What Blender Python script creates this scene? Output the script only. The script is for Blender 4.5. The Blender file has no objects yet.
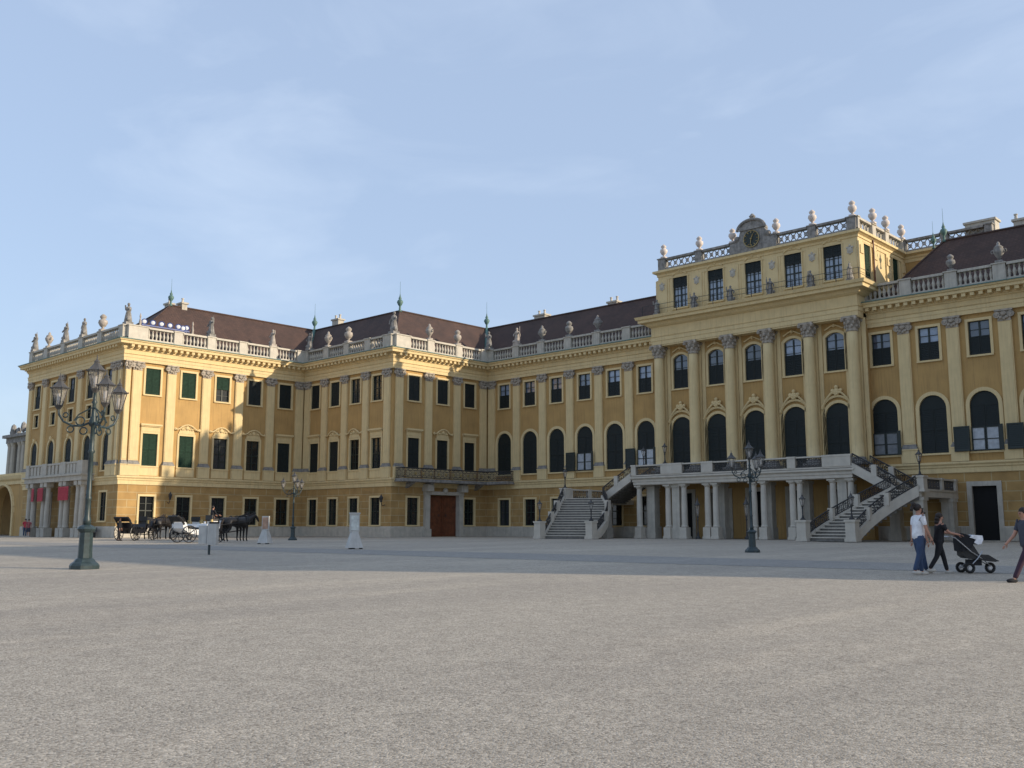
import bpy, math, random
from mathutils import Vector, Matrix, noise
R = math.radians
random.seed(7)
scn = bpy.context.scene
COL = scn.collection

# ------------------------------------------------------------------ camera, sky, sun
cam_d = bpy.data.cameras.new('camera'); cam = bpy.data.objects.new('camera', cam_d); COL.objects.link(cam)
cam.location = (0, 0, 1.0); cam.rotation_euler = (R(98.349), 0, R(43.111))
cam_d.sensor_width = 36; cam_d.lens = 974.526 * 36 / 1024; cam_d.clip_end = 6000; cam_d.clip_start = 0.1
scn.camera = cam
SUN = Vector((1.0, .487, .357)).normalized()          # towards the sun
SUN_EL = math.asin(SUN.z); SUN_AZ = math.atan2(SUN.x, SUN.y)
w = bpy.data.worlds.new('World'); scn.world = w; w.use_nodes = True
nt = w.node_tree; nt.nodes.clear()
out = nt.nodes.new('ShaderNodeOutputWorld'); bg = nt.nodes.new('ShaderNodeBackground')
sky = nt.nodes.new('ShaderNodeTexSky'); sky.sky_type = 'NISHITA'; sky.sun_disc = False
sky.sun_elevation = SUN_EL; sky.sun_rotation = SUN_AZ; sky.air_density = 1.0; sky.dust_density = 1.2; sky.ozone_density = 1.6
tc = nt.nodes.new('ShaderNodeTexCoord')
mp = nt.nodes.new('ShaderNodeMapping'); mp.inputs['Rotation'].default_value = (0, R(12), R(30)); mp.inputs['Scale'].default_value = (1.0, 2.2, 5.0)
ns = nt.nodes.new('ShaderNodeTexNoise'); ns.inputs['Scale'].default_value = 2.3; ns.inputs['Detail'].default_value = 7; ns.inputs['Roughness'].default_value = .55
ns.inputs['Distortion'].default_value = .5
cr = nt.nodes.new('ShaderNodeValToRGB'); cr.color_ramp.elements[0].position = .5; cr.color_ramp.elements[1].position = .82
cr.color_ramp.elements[0].color = (0, 0, 0, 1); cr.color_ramp.elements[1].color = (.26, .26, .26, 1)
pale = nt.nodes.new('ShaderNodeMixRGB'); pale.inputs['Fac'].default_value = .55; pale.inputs['Color2'].default_value = (4.4, 5.5, 7.5, 1)
mx = nt.nodes.new('ShaderNodeMixRGB'); mx.inputs['Color2'].default_value = (6.4, 7.2, 8.3, 1)
nt.links.new(tc.outputs['Generated'], mp.inputs['Vector']); nt.links.new(mp.outputs['Vector'], ns.inputs['Vector'])
nt.links.new(ns.outputs['Fac'], cr.inputs['Fac']); nt.links.new(cr.outputs['Color'], mx.inputs['Fac'])
nt.links.new(sky.outputs['Color'], pale.inputs['Color1']); nt.links.new(pale.outputs['Color'], mx.inputs['Color1']); nt.links.new(mx.outputs['Color'], bg.inputs['Color'])
bg.inputs['Strength'].default_value = .11
nt.links.new(bg.outputs['Background'], out.inputs['Surface'])
sl = bpy.data.lights.new('sun', 'SUN'); sl.energy = 3.6; sl.angle = R(.55); sl.color = (1.0, .86, .66)
so = bpy.data.objects.new('sun', sl); COL.objects.link(so)
so.rotation_euler = SUN.to_track_quat('Z', 'Y').to_euler()
vs = scn.view_settings; vs.view_transform = 'Standard'; vs.look = 'None'; vs.exposure = .4; vs.gamma = 1

# ------------------------------------------------------------------ materials
def mat(name, col, rough=.8, var=.12, vscale=1.5, bump=0, bscale=20, metal=0, streak=0, spec=.5, dirt=None, dirt_at=.62):
    m = bpy.data.materials.new(name); m.use_nodes = True; n = m.node_tree; b = n.nodes['Principled BSDF']
    b.inputs['Roughness'].default_value = rough; b.inputs['Metallic'].default_value = metal
    b.inputs['Specular IOR Level'].default_value = spec
    tcn = n.nodes.new('ShaderNodeTexCoord')
    if var:
        nz = n.nodes.new('ShaderNodeTexNoise'); nz.inputs['Scale'].default_value = vscale; nz.inputs['Detail'].default_value = 6
        n.links.new(tcn.outputs['Object'], nz.inputs['Vector'])
        r = n.nodes.new('ShaderNodeValToRGB'); e = r.color_ramp.elements
        e[0].position = .3; e[1].position = .7
        e[0].color = tuple(c * (1 - var) for c in col) + (1,); e[1].color = tuple(min(1, c * (1 + var)) for c in col) + (1,)
        n.links.new(nz.outputs['Fac'], r.inputs['Fac']); cur = r.outputs['Color']
        if streak:
            mpn = n.nodes.new('ShaderNodeMapping'); mpn.inputs['Scale'].default_value = (5, 5, .35)
            n.links.new(tcn.outputs['Object'], mpn.inputs['Vector'])
            n2 = n.nodes.new('ShaderNodeTexNoise'); n2.inputs['Scale'].default_value = 1.3; n2.inputs['Detail'].default_value = 5
            n.links.new(mpn.outputs['Vector'], n2.inputs['Vector'])
            r2 = n.nodes.new('ShaderNodeValToRGB'); r2.color_ramp.elements[0].position = dirt_at - .12; r2.color_ramp.elements[1].position = dirt_at + .12
            n.links.new(n2.outputs['Fac'], r2.inputs['Fac'])
            ml = n.nodes.new('ShaderNodeMath'); ml.operation = 'MULTIPLY'; ml.inputs[1].default_value = streak
            n.links.new(r2.outputs['Color'], ml.inputs[0])
            mxn = n.nodes.new('ShaderNodeMixRGB'); mxn.inputs['Color2'].default_value = tuple(dirt or tuple(c * .45 for c in col)) + (1,)
            n.links.new(ml.outputs[0], mxn.inputs['Fac']); n.links.new(cur, mxn.inputs['Color1']); cur = mxn.outputs['Color']
        n.links.new(cur, b.inputs['Base Color'])
    else:
        b.inputs['Base Color'].default_value = tuple(col) + (1,)
    if bump:
        nb = n.nodes.new('ShaderNodeTexNoise'); nb.inputs['Scale'].default_value = bscale; nb.inputs['Detail'].default_value = 4
        n.links.new(tcn.outputs['Object'], nb.inputs['Vector'])
        bp = n.nodes.new('ShaderNodeBump'); bp.inputs['Strength'].default_value = bump; bp.inputs['Distance'].default_value = .03
        n.links.new(nb.outputs['Fac'], bp.inputs['Height']); n.links.new(bp.outputs['Normal'], b.inputs['Normal'])
    return m

OCHRE = (.46, .285, .105); CREAM = (.68, .525, .275)
M = {}
M['ochre'] = mat('ochre_plaster', OCHRE, .9, .1, .7, .15, 6, streak=.55, dirt=(.27, .165, .07))
M['cream'] = mat('cream_plaster', CREAM, .85, .07, 1.2, .1, 8, streak=.4, dirt=(.40, .31, .18))
M['stone'] = mat('pale_stone', (.47, .43, .36), .85, .12, 2, .3, 15, streak=.5, dirt=(.26, .24, .21))
M['white'] = mat('white_stone', (.54, .49, .41), .8, .1, 2, .2, 15, streak=.35, dirt=(.42, .41, .37))
M['greystone'] = mat('weathered_grey_stone', (.25, .235, .215), .9, .35, 3.5, .5, 9, streak=.6, dirt=(.12, .115, .11))
M['capital'] = mat('grey_capital_stone', (.36, .31, .25), .9, .35, 4, .6, 12)
M['urn'] = mat('urn_stone', (.40, .35, .30), .85, .3, 3, .3, 14, streak=.5, dirt=(.2, .18, .16))
M['riser'] = mat('shade_darkened_riser_stone', (.17, .16, .145), .9, .25, 4)  # stone colour darkened to stand for the shade under the tread nosings
M['copper'] = mat('green_copper', (.09, .17, .15), .6, .3, 3)
M['darkmetal'] = mat('dark_green_iron', (.025, .042, .045), .45, .3, 8)
M['iron'] = mat('black_iron', (.03, .03, .032), .5, .2, 8)
M['greyiron'] = mat('grey_painted_iron', (.065, .062, .06), .6, .3, 8)
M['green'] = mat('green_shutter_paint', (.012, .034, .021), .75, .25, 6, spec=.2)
M['dkgreen'] = mat('shade_darkened_shutter_paint', (.005, .010, .009), .7, .25, 6)  # same shutter green, darkened in colour for windows standing in shade
M['sash'] = mat('dark_sash_paint', (.012, .02, .016), .5, .1)
M['glass'] = mat('window_glass', (.012, .014, .016), .12, 0, spec=.8)
M['paleglass'] = mat('painted_reflection_window_glass', (.15, .18, .235), .08, .35, 1.5, spec=1.0)  # bluish sky reflection put into the base colour of the panes
M['atticglass'] = mat('painted_reflection_attic_glass', (.26, .31, .38), .08, .25, 1.5, spec=1.0)  # stronger sky reflection painted into the attic pane colour
M['casepane'] = mat('painted_reflection_casement_pane', (.34, .36, .38), .8, .2, 3)  # pale reflection in the open casement panes, put into a matte colour
M['wood'] = mat('brown_door_wood', (.14, .042, .016), .55, .3, 3, .3, 20, streak=.5, dirt=(.05, .018, .01))
M['black'] = mat('dark_interior', (.006, .006, .006), .9, 0)
M['red'] = mat('red_cloth', (.42, .035, .05), .8, .12, 3)
M['gold'] = mat('gold_leaf', (.42, .32, .14), .4, .1, 5, metal=.6)
M['lampglass'] = mat('lantern_glass', (.5, .46, .42), .3, .1, 3)
M['coachwhite'] = mat('white_coach_paint', (.75, .75, .74), .35, .04, 3)
M['coachblack'] = mat('black_coach_paint', (.012, .012, .015), .3, .1, 3)
M['leather'] = mat('black_leather', (.015, .014, .014), .55, .2, 6)
M['horse'] = mat('black_horse_coat', (.012, .009, .008), .5, .3, 4)
M['hair'] = mat('dark_hair', (.02, .013, .01), .7, .3, 20)
M['skin'] = mat('skin', (.42, .22, .15), .6, .08, 6)
M['rubber'] = mat('black_rubber', (.012, .012, .012), .8, .1)
M['chrome'] = mat('grey_metal', (.45, .46, .48), .35, .1, 4, metal=.8)
M['bluepaint'] = mat('blue_painted_metal', (.03, .06, .22), .5, .1)
for k_, lo, hi in (('glass', .4, 3.0), ('paleglass', .35, 1.9), ('casepane', .5, 1.5)):  # pane base colour varied per window, imitating uneven reflections
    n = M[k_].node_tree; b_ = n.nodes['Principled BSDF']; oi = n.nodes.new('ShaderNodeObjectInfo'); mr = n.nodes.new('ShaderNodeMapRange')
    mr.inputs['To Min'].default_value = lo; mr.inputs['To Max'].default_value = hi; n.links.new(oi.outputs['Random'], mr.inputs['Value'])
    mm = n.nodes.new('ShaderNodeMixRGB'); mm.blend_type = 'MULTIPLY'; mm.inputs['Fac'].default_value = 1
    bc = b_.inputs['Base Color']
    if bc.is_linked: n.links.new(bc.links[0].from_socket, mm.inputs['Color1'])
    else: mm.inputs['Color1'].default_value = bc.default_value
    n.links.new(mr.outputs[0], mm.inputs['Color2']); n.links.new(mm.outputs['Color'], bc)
def cloth(name, c): return mat(name, c, .9, .18, 7, .2, 30)
M['whitecloth'] = cloth('white_cotton', (.75, .75, .77)); M['jeans'] = cloth('blue_denim', (.035, .06, .12))
M['blackcloth'] = cloth('black_cloth', (.012, .012, .015)); M['pinkcloth'] = cloth('dull_red_cloth', (.35, .10, .11))
M['redcloth'] = cloth('bright_red_cloth', (.5, .05, .07)); M['purple'] = cloth('dark_purple_cloth', (.045, .02, .035))
M['slate'] = cloth('grey_blue_cloth', (.05, .055, .075)); M['khaki'] = cloth('khaki_cloth', (.3, .25, .18))
M['shoe'] = mat('pale_shoe', (.5, .47, .42), .7, .1)
M['standpaint'] = mat('greyish_white_paint', (.48, .47, .44), .6, .12, 3, streak=.3)
M['orange'] = mat('orange_print', (.36, .22, .15), .6, .6, 3)
M['paper'] = mat('printed_poster', (.55, .58, .55), .5, .25, 5)

def brick_wall():
    m = bpy.data.materials.new('panelled_ochre_plaster'); m.use_nodes = True; n = m.node_tree; b = n.nodes['Principled BSDF']
    b.inputs['Roughness'].default_value = .9
    t = n.nodes.new('ShaderNodeTexCoord'); s = n.nodes.new('ShaderNodeSeparateXYZ'); c = n.nodes.new('ShaderNodeCombineXYZ')
    n.links.new(t.outputs['Object'], s.inputs[0]); n.links.new(s.outputs['X'], c.inputs['X']); n.links.new(s.outputs['Z'], c.inputs['Y'])
    br = n.nodes.new('ShaderNodeTexBrick'); n.links.new(c.outputs[0], br.inputs['Vector'])
    br.inputs['Scale'].default_value = 1; br.inputs['Brick Width'].default_value = 1.92; br.inputs['Row Height'].default_value = .72
    br.inputs['Mortar Size'].default_value = .035; br.inputs['Mortar Smooth'].default_value = .2
    br.inputs['Color1'].default_value = OCHRE + (1,); br.inputs['Color2'].default_value = tuple(x * .9 for x in OCHRE) + (1,)
    br.inputs['Mortar'].default_value = (.52, .40, .21, 1)
    nz = n.nodes.new('ShaderNodeTexNoise'); nz.inputs['Scale'].default_value = .8; nz.inputs['Detail'].default_value = 7
    n.links.new(t.outputs['Object'], nz.inputs['Vector'])
    r = n.nodes.new('ShaderNodeValToRGB'); r.color_ramp.elements[0].position = .3; r.color_ramp.elements[1].position = .65
    r.color_ramp.elements[0].color = (.72, .70, .68, 1); r.color_ramp.elements[1].color = (1, 1, 1, 1)
    n.links.new(nz.outputs['Fac'], r.inputs['Fac'])
    mu = n.nodes.new('ShaderNodeMixRGB'); mu.blend_type = 'MULTIPLY'; mu.inputs['Fac'].default_value = 1
    n.links.new(br.outputs['Color'], mu.inputs['Color1']); n.links.new(r.outputs['Color'], mu.inputs['Color2'])
    n.links.new(mu.outputs['Color'], b.inputs['Base Color'])
    bp = n.nodes.new('ShaderNodeBump'); bp.inputs['Strength'].default_value = .5; bp.inputs['Distance'].default_value = .03
    n.links.new(br.outputs['Fac'], bp.inputs['Height']); bp.invert = True; n.links.new(bp.outputs['Normal'], b.inputs['Normal'])
    return m
M['rustic'] = brick_wall()

def roof_mat():
    m = bpy.data.materials.new('brown_roof_tile'); m.use_nodes = True; n = m.node_tree; b = n.nodes['Principled BSDF']
    b.inputs['Roughness'].default_value = .8
    t = n.nodes.new('ShaderNodeTexCoord'); s = n.nodes.new('ShaderNodeSeparateXYZ'); c = n.nodes.new('ShaderNodeCombineXYZ')
    n.links.new(t.outputs['Object'], s.inputs[0])
    ad = n.nodes.new('ShaderNodeMath'); ad.operation = 'ADD'
    n.links.new(s.outputs['X'], ad.inputs[0]); n.links.new(s.outputs['Y'], ad.inputs[1])
    n.links.new(ad.outputs[0], c.inputs['X']); n.links.new(s.outputs['Z'], c.inputs['Y'])
    br = n.nodes.new('ShaderNodeTexBrick'); n.links.new(c.outputs[0], br.inputs['Vector'])
    br.inputs['Scale'].default_value = 1; br.inputs['Brick Width'].default_value = .3; br.inputs['Row Height'].default_value = .16
    br.inputs['Mortar Size'].default_value = .02
    br.inputs['Color1'].default_value = (.092, .054, .042, 1); br.inputs['Color2'].default_value = (.068, .041, .033, 1); br.inputs['Mortar'].default_value = (.05, .026, .02, 1)
    nz = n.nodes.new('ShaderNodeTexNoise'); nz.inputs['Scale'].default_value = .6; nz.inputs['Detail'].default_value = 8
    n.links.new(t.outputs['Object'], nz.inputs['Vector'])
    r = n.nodes.new('ShaderNodeValToRGB'); r.color_ramp.elements[0].position = .3; r.color_ramp.elements[1].position = .7
    r.color_ramp.elements[0].color = (.7, .7, .7, 1); r.color_ramp.elements[1].color = (1.15, 1.1, 1.05, 1)
    n.links.new(nz.outputs['Fac'], r.inputs['Fac'])
    mu = n.nodes.new('ShaderNodeMixRGB'); mu.blend_type = 'MULTIPLY'; mu.inputs['Fac'].default_value = 1
    n.links.new(br.outputs['Color'], mu.inputs['Color1']); n.links.new(r.outputs['Color'], mu.inputs['Color2'])
    n.links.new(mu.outputs['Color'], b.inputs['Base Color'])
    bp = n.nodes.new('ShaderNodeBump'); bp.inputs['Strength'].default_value = .6; bp.inputs['Distance'].default_value = .03
    n.links.new(br.outputs['Fac'], bp.inputs['Height']); bp.invert = True; n.links.new(bp.outputs['Normal'], b.inputs['Normal'])
    return m
M['roof'] = roof_mat()

def ground_mat(name, c0, c1, c2, patch=1.0):
    m = bpy.data.materials.new(name); m.use_nodes = True; n = m.node_tree; b = n.nodes['Principled BSDF']
    b.inputs['Roughness'].default_value = .95; b.inputs['Specular IOR Level'].default_value = .2
    t = n.nodes.new('ShaderNodeTexCoord')
    def nz(scale, det=4, ro=.5, sc=None):
        x = n.nodes.new('ShaderNodeTexNoise'); x.inputs['Scale'].default_value = scale; x.inputs['Detail'].default_value = det; x.inputs['Roughness'].default_value = ro
        if sc:
            q = n.nodes.new('ShaderNodeMapping'); q.inputs['Scale'].default_value = sc; q.inputs['Rotation'].default_value = (0, 0, R(-43))
            n.links.new(t.outputs['Object'], q.inputs['Vector']); n.links.new(q.outputs['Vector'], x.inputs['Vector'])
        else: n.links.new(t.outputs['Object'], x.inputs['Vector'])
        return x
    vo = n.nodes.new('ShaderNodeTexVoronoi'); vo.inputs['Scale'].default_value = 60; n.links.new(t.outputs['Object'], vo.inputs['Vector'])
    rv = n.nodes.new('ShaderNodeValToRGB'); e = rv.color_ramp.elements
    e[0].position = 0; e[0].color = tuple(x * .6 for x in c0) + (1,); e[1].position = 1; e[1].color = tuple(min(1, x * 1.3) for x in c2) + (1,)
    for pos, cc in ((.25, c0), (.5, c1), (.8, c2)):
        q = e.new(pos); q.color = tuple(cc) + (1,)
    sp = n.nodes.new('ShaderNodeSeparateColor'); n.links.new(vo.outputs['Color'], sp.inputs[0]); n.links.new(sp.outputs[0], rv.inputs['Fac'])
    big = nz(.12, 7, .6, (1, .35, 1)); rb = n.nodes.new('ShaderNodeValToRGB'); rb.color_ramp.elements[0].position = .3; rb.color_ramp.elements[1].position = .72
    a = .16 * patch
    rb.color_ramp.elements[0].color = (1 - a, 1 - a, 1 - a * .9, 1); rb.color_ramp.elements[1].color = (1 + a, 1 + a, 1 + a * .9, 1)
    n.links.new(big.outputs['Fac'], rb.inputs['Fac'])
    st_ = nz(.55, 6, .62, (1, .16, 1)); rs_ = n.nodes.new('ShaderNodeValToRGB'); rs_.color_ramp.elements[0].position = .5; rs_.color_ramp.elements[1].position = .72
    rs_.color_ramp.elements[0].color = (1, 1, 1, 1); rs_.color_ramp.elements[1].color = (1 + .2 * patch, 1 + .18 * patch, 1 + .15 * patch, 1)
    n.links.new(st_.outputs['Fac'], rs_.inputs['Fac'])
    m0 = n.nodes.new('ShaderNodeMixRGB'); m0.blend_type = 'MULTIPLY'; m0.inputs['Fac'].default_value = 1
    n.links.new(rb.outputs['Color'], m0.inputs['Color1']); n.links.new(rs_.outputs['Color'], m0.inputs['Color2'])
    med = nz(3.5, 6, .7); rm = n.nodes.new('ShaderNodeValToRGB'); rm.color_ramp.elements[0].position = .3; rm.color_ramp.elements[1].position = .7
    rm.color_ramp.elements[0].color = (.86, .86, .86, 1); rm.color_ramp.elements[1].color = (1.12, 1.12, 1.12, 1)
    n.links.new(med.outputs['Fac'], rm.inputs['Fac'])
    m1 = n.nodes.new('ShaderNodeMixRGB'); m1.blend_type = 'MULTIPLY'; m1.inputs['Fac'].default_value = 1
    n.links.new(rv.outputs['Color'], m1.inputs['Color1']); n.links.new(m0.outputs['Color'], m1.inputs['Color2'])
    m2 = n.nodes.new('ShaderNodeMixRGB'); m2.blend_type = 'MULTIPLY'; m2.inputs['Fac'].default_value = 1
    n.links.new(m1.outputs['Color'], m2.inputs['Color1']); n.links.new(rm.outputs['Color'], m2.inputs['Color2'])
    n.links.new(m2.outputs['Color'], b.inputs['Base Color'])
    bp = n.nodes.new('ShaderNodeBump'); bp.inputs['Strength'].default_value = .45; bp.inputs['Distance'].default_value = .008
    n.links.new(vo.outputs['Distance'], bp.inputs['Height']); bp.invert = True
    fn = nz(9, 5, .7); bp2 = n.nodes.new('ShaderNodeBump'); bp2.inputs['Strength'].default_value = .3; bp2.inputs['Distance'].default_value = .03
    n.links.new(fn.outputs['Fac'], bp2.inputs['Height']); n.links.new(bp.outputs['Normal'], bp2.inputs['Normal'])
    n.links.new(bp2.outputs['Normal'], b.inputs['Normal'])
    return m
M['gravel'] = ground_mat('pale_gravel', (.335, .292, .236), (.395, .348, .282), (.455, .402, .328))
M['asphalt'] = ground_mat('compacted_paving', (.26, .245, .22), (.30, .285, .255), (.34, .32, .29), .5)

# ------------------------------------------------------------------ mesh builder
class MB:
    def __init__(s): s.v = []; s.f = []
    def quad(s, *p):
        n = len(s.v); s.v += [tuple(q) for q in p]; s.f.append(tuple(range(n, n + len(p))))
    def box(s, x0, x1, y0, y1, z0, z1):
        n = len(s.v)
        s.v += [(x0, y0, z0), (x1, y0, z0), (x1, y1, z0), (x0, y1, z0), (x0, y0, z1), (x1, y0, z1), (x1, y1, z1), (x0, y1, z1)]
        s.f += [tuple(n + i for i in q) for q in ((0, 3, 2, 1), (4, 5, 6, 7), (0, 1, 5, 4), (1, 2, 6, 5), (2, 3, 7, 6), (3, 0, 4, 7))]
        return s
    def lathe(s, prof, c=(0, 0, 0), seg=10, ax=None, rot=0):
        n = len(s.v); k = len(prof)
        for (r, z) in prof:
            for i in range(seg):
                a = 2 * math.pi * (i + rot) / seg; p = Vector((r * math.cos(a), r * math.sin(a), z))
                if ax is not None: p = ax @ p
                s.v.append((c[0] + p.x, c[1] + p.y, c[2] + p.z))
        for j in range(k - 1):
            for i in range(seg):
                i2 = (i + 1) % seg
                s.f.append((n + j * seg + i, n + j * seg + i2, n + (j + 1) * seg + i2, n + (j + 1) * seg + i))
        s.f.append(tuple(n + i for i in reversed(range(seg)))); s.f.append(tuple(n + (k - 1) * seg + i for i in range(seg)))
        return s
    def tube(s, p0, p1, r0, r1=None, seg=6):
        p0 = Vector(p0); p1 = Vector(p1); d = p1 - p0; L = d.length
        if L < 1e-6: return s
        q = d.to_track_quat('Z', 'Y').to_matrix()
        return s.lathe([(r0, 0), (r0 if r1 is None else r1, L)], tuple(p0), seg, q)
    def path(s, pts, r, seg=6):
        for a, b in zip(pts[:-1], pts[1:]): s.tube(a, b, r if not isinstance(r, (list, tuple)) else r[0], None, seg)
        return s
    def ring(s, c, rad, r, seg=14, ax='Y', seg2=5):
        pts = []
        for i in range(seg + 1):
            a = 2 * math.pi * i / seg
            d = {'Y': (math.cos(a), 0, math.sin(a)), 'Z': (math.cos(a), math.sin(a), 0), 'X': (0, math.cos(a), math.sin(a))}[ax]
            pts.append((c[0] + rad * d[0], c[1] + rad * d[1], c[2] + rad * d[2]))
        return s.path(pts, r, seg2)
    def ball(s, c, r, sz=None, seg=8, rings=5):
        sz = sz or (1, 1, 1); n = len(s.v)
        prof = []
        for j in range(rings + 1):
            t = -math.pi / 2 + math.pi * j / rings; prof.append((math.cos(t), math.sin(t)))
        prof[0] = (.05, -1); prof[-1] = (.05, 1)
        for (q, z) in prof:
            for i in range(seg):
                a = 2 * math.pi * i / seg; s.v.append((c[0] + r * sz[0] * q * math.cos(a), c[1] + r * sz[1] * q * math.sin(a), c[2] + r * sz[2] * z))
        for j in range(rings):
            for i in range(seg):
                i2 = (i + 1) % seg; s.f.append((n + j * seg + i, n + j * seg + i2, n + (j + 1) * seg + i2, n + (j + 1) * seg + i))
        s.f.append(tuple(n + i for i in reversed(range(seg)))); s.f.append(tuple(n + rings * seg + i for i in range(seg)))
        return s
    def prism(s, poly, y0, y1):      # poly in (x,z), ccw seen from -y
        n = len(s.v); k = len(poly)
        s.v += [(x, y0, z) for x, z in poly] + [(x, y1, z) for x, z in poly]
        s.f.append(tuple(range(n, n + k))); s.f.append(tuple(reversed(range(n + k, n + 2 * k))))
        for i in range(k):
            j = (i + 1) % k; s.f.append((n + i, n + k + i, n + k + j, n + j))
        return s
    def prismz(s, poly, z0, z1):     # poly in (x,y)
        n = len(s.v); k = len(poly)
        s.v += [(x, y, z0) for x, y in poly] + [(x, y, z1) for x, y in poly]
        s.f.append(tuple(reversed(range(n, n + k)))); s.f.append(tuple(range(n + k, n + 2 * k)))
        for i in range(k):
            j = (i + 1) % k; s.f.append((n + i, n + j, n + k + j, n + k + i))
        return s
    def sweep(s, plan, prof):        # plan: xy polyline, outward = right side; prof: (out,z) list
        offs = []
        for i, p in enumerate(plan):
            p = Vector(p)
            def nrm(a, b): d = (Vector(b) - Vector(a)).normalized(); return Vector((d.y, -d.x))
            if i == 0: m = nrm(plan[0], plan[1])
            elif i == len(plan) - 1: m = nrm(plan[-2], plan[-1])
            else:
                a = nrm(plan[i - 1], plan[i]); b = nrm(plan[i], plan[i + 1]); m = (a + b) / (1 + a.dot(b))
            offs.append((p, m))
        n = len(s.v); k = len(prof)
        for p, m in offs:
            for o, z in prof: q = p + m * o; s.v.append((q.x, q.y, z))
        for i in range(len(plan) - 1):
            for j in range(k - 1):
                s.f.append((n + i * k + j, n + (i + 1) * k + j, n + (i + 1) * k + j + 1, n + i * k + j + 1))
        s.f.append(tuple(n + j for j in range(k))); s.f.append(tuple(n + (len(plan) - 1) * k + j for j in reversed(range(k))))
        return s
    def xf(s, m):
        s.v = [tuple(m @ Vector(p)) for p in s.v]; return s
    def add(s, o, m=None):
        n = len(s.v); s.v += [tuple(m @ Vector(p)) if m else p for p in o.v]; s.f += [tuple(n + i for i in f) for f in o.f]; return s
    def mesh(s, name, m, smooth=False):
        me = bpy.data.meshes.new(name); me.from_pydata(s.v, [], s.f); me.materials.append(m)
        if smooth: me.shade_smooth()
        me.update(); return me

def put(name, me, loc=(0, 0, 0), rz=0, parent=None, scale=None, absolute=False):
    o = bpy.data.objects.new(name, me); COL.objects.link(o)
    if parent is not None:
        o.parent = parent
        if absolute: loc = Vector(loc) - Vector(parent.location)
    o.location = loc; o.rotation_euler = (0, 0, rz)
    if scale: o.scale = (scale,) * 3 if not isinstance(scale, tuple) else scale
    return o
def tag(o, label, cat, group=None, kind=None):
    if label: o['label'] = label
    if cat: o['category'] = cat
    if group: o['group'] = group
    if kind: o['kind'] = kind
    return o
def thing(name, label, cat, loc=(0, 0, 0), rz=0, group=None):
    return tag(put(name, None, loc, rz), label, cat, group)
def dup(root, loc, rz, label, group=None, scale=None):
    r = root.copy(); COL.objects.link(r); r.location = loc; r.rotation_euler = (0, 0, rz); r['label'] = label
    if group: r['group'] = group
    if scale: r.scale = (scale,) * 3
    for ch in list(root.children):
        c = ch.copy(); COL.objects.link(c); c.parent = r
        for g in list(ch.children):
            d = g.copy(); COL.objects.link(d); d.parent = c
    return r

# ------------------------------------------------------------------ ground
FW = Vector((math.sin(R(-43.111)), math.cos(R(-43.111))))
RT = Vector((FW.y, -FW.x))
def gz(x, y):
    d = x * FW.x + y * FW.y
    return -0.6 * math.exp(-max(d, -20) / 25)
def ground_sheet(name, dz, inside, m, rows, cols):
    b = MB(); idx = {}
    for i, d in enumerate(rows):
        for j, l in enumerate(cols):
            p = FW * d + RT * l; idx[i, j] = len(b.v); b.v.append((p.x, p.y, (-0.6 * math.exp(-max(d, -20) / 25)) + dz))
    for i in range(len(rows) - 1):
        for j in range(len(cols) - 1):
            b.f.append((idx[i, j], idx[i, j + 1], idx[i + 1, j + 1], idx[i + 1, j]))
    return tag(put(name, b.mesh(name, m, True)), None, None, None, 'structure')
rows = [-1500, -200, -60, -20] + [i * 1.5 for i in range(-8, 60)] + [95, 110, 140, 200, 400, 3000]
ground_sheet('ground', 0, None, M['gravel'], rows, [-3000, -400, -150, -60, 0, 60, 150, 400, 3000])
b = MB(); xs = [-110 + i * 4 for i in range(42)]
for i in range(len(xs) - 1):
    q = []
    for (x, w_) in ((xs[i], -2.6), (xs[i + 1], -2.6), (xs[i + 1], 2.6), (xs[i], 2.6)):
        y = 30.2 + .09 * (x + 8) + w_ * (1 + .1 * math.sin(x * .2)); q.append((x, y, gz(x, y) + .006))
    b.quad(*q)
tag(put('paved_path', b.mesh('paved_path', M['asphalt'], True)), None, None, None, 'structure')

# ------------------------------------------------------------------ palace layout (metres, camera stands at x=0 y=0)
X2, X4, Y1, Y3, Y5 = -91.01, -75.65, 42.36, 63.18, 76.81
XL = -114.0; XC = -42.25; Y6 = 76.0
PXL, PXR = -52.15, -32.1
palace = thing('palace', 'long ochre and cream baroque palace with green shutters, balustraded roofline and a taller clock-topped centre', 'palace', (XC, Y5, 0))
def P(name, bld, m, smooth=False, parent=None):
    me = bld.mesh(name, m, smooth)
    o = put(name, me, (0, 0, 0), 0, parent or palace)
    if parent is None: o.location = -Vector(palace.location)
    return o

# facade frames: name -> (origin, rotz); local x runs right as seen from outside, -y is outwards
FR = {
 'F1': ((XL, Y1), 0), 'F2': ((X2, Y1), R(90)), 'F3': ((X2, Y3), 0), 'F4': ((X4, Y3), R(90)),
 'F5': ((X4, Y5), 0), 'F6': ((PXL, Y6), 0), 'F7': ((PXR, Y5), 0), 'A6': ((-51.4, 75.35), 0), 'A8': ((-32.0, 75.35), R(90)), 'A9': ((-32.0, 85.0), 0)}
def fput(name, me, fr, u, z, out=0, parent=None):
    (ox, oy), r = FR[fr]
    x = ox + u * math.cos(r) + out * math.sin(r); y = oy + u * math.sin(r) - out * math.cos(r)
    o = put(name, me, (x, y, z), r, parent or palace)
    if parent is None: o.location = Vector((x, y, z)) - Vector(palace.location)
    return o

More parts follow.
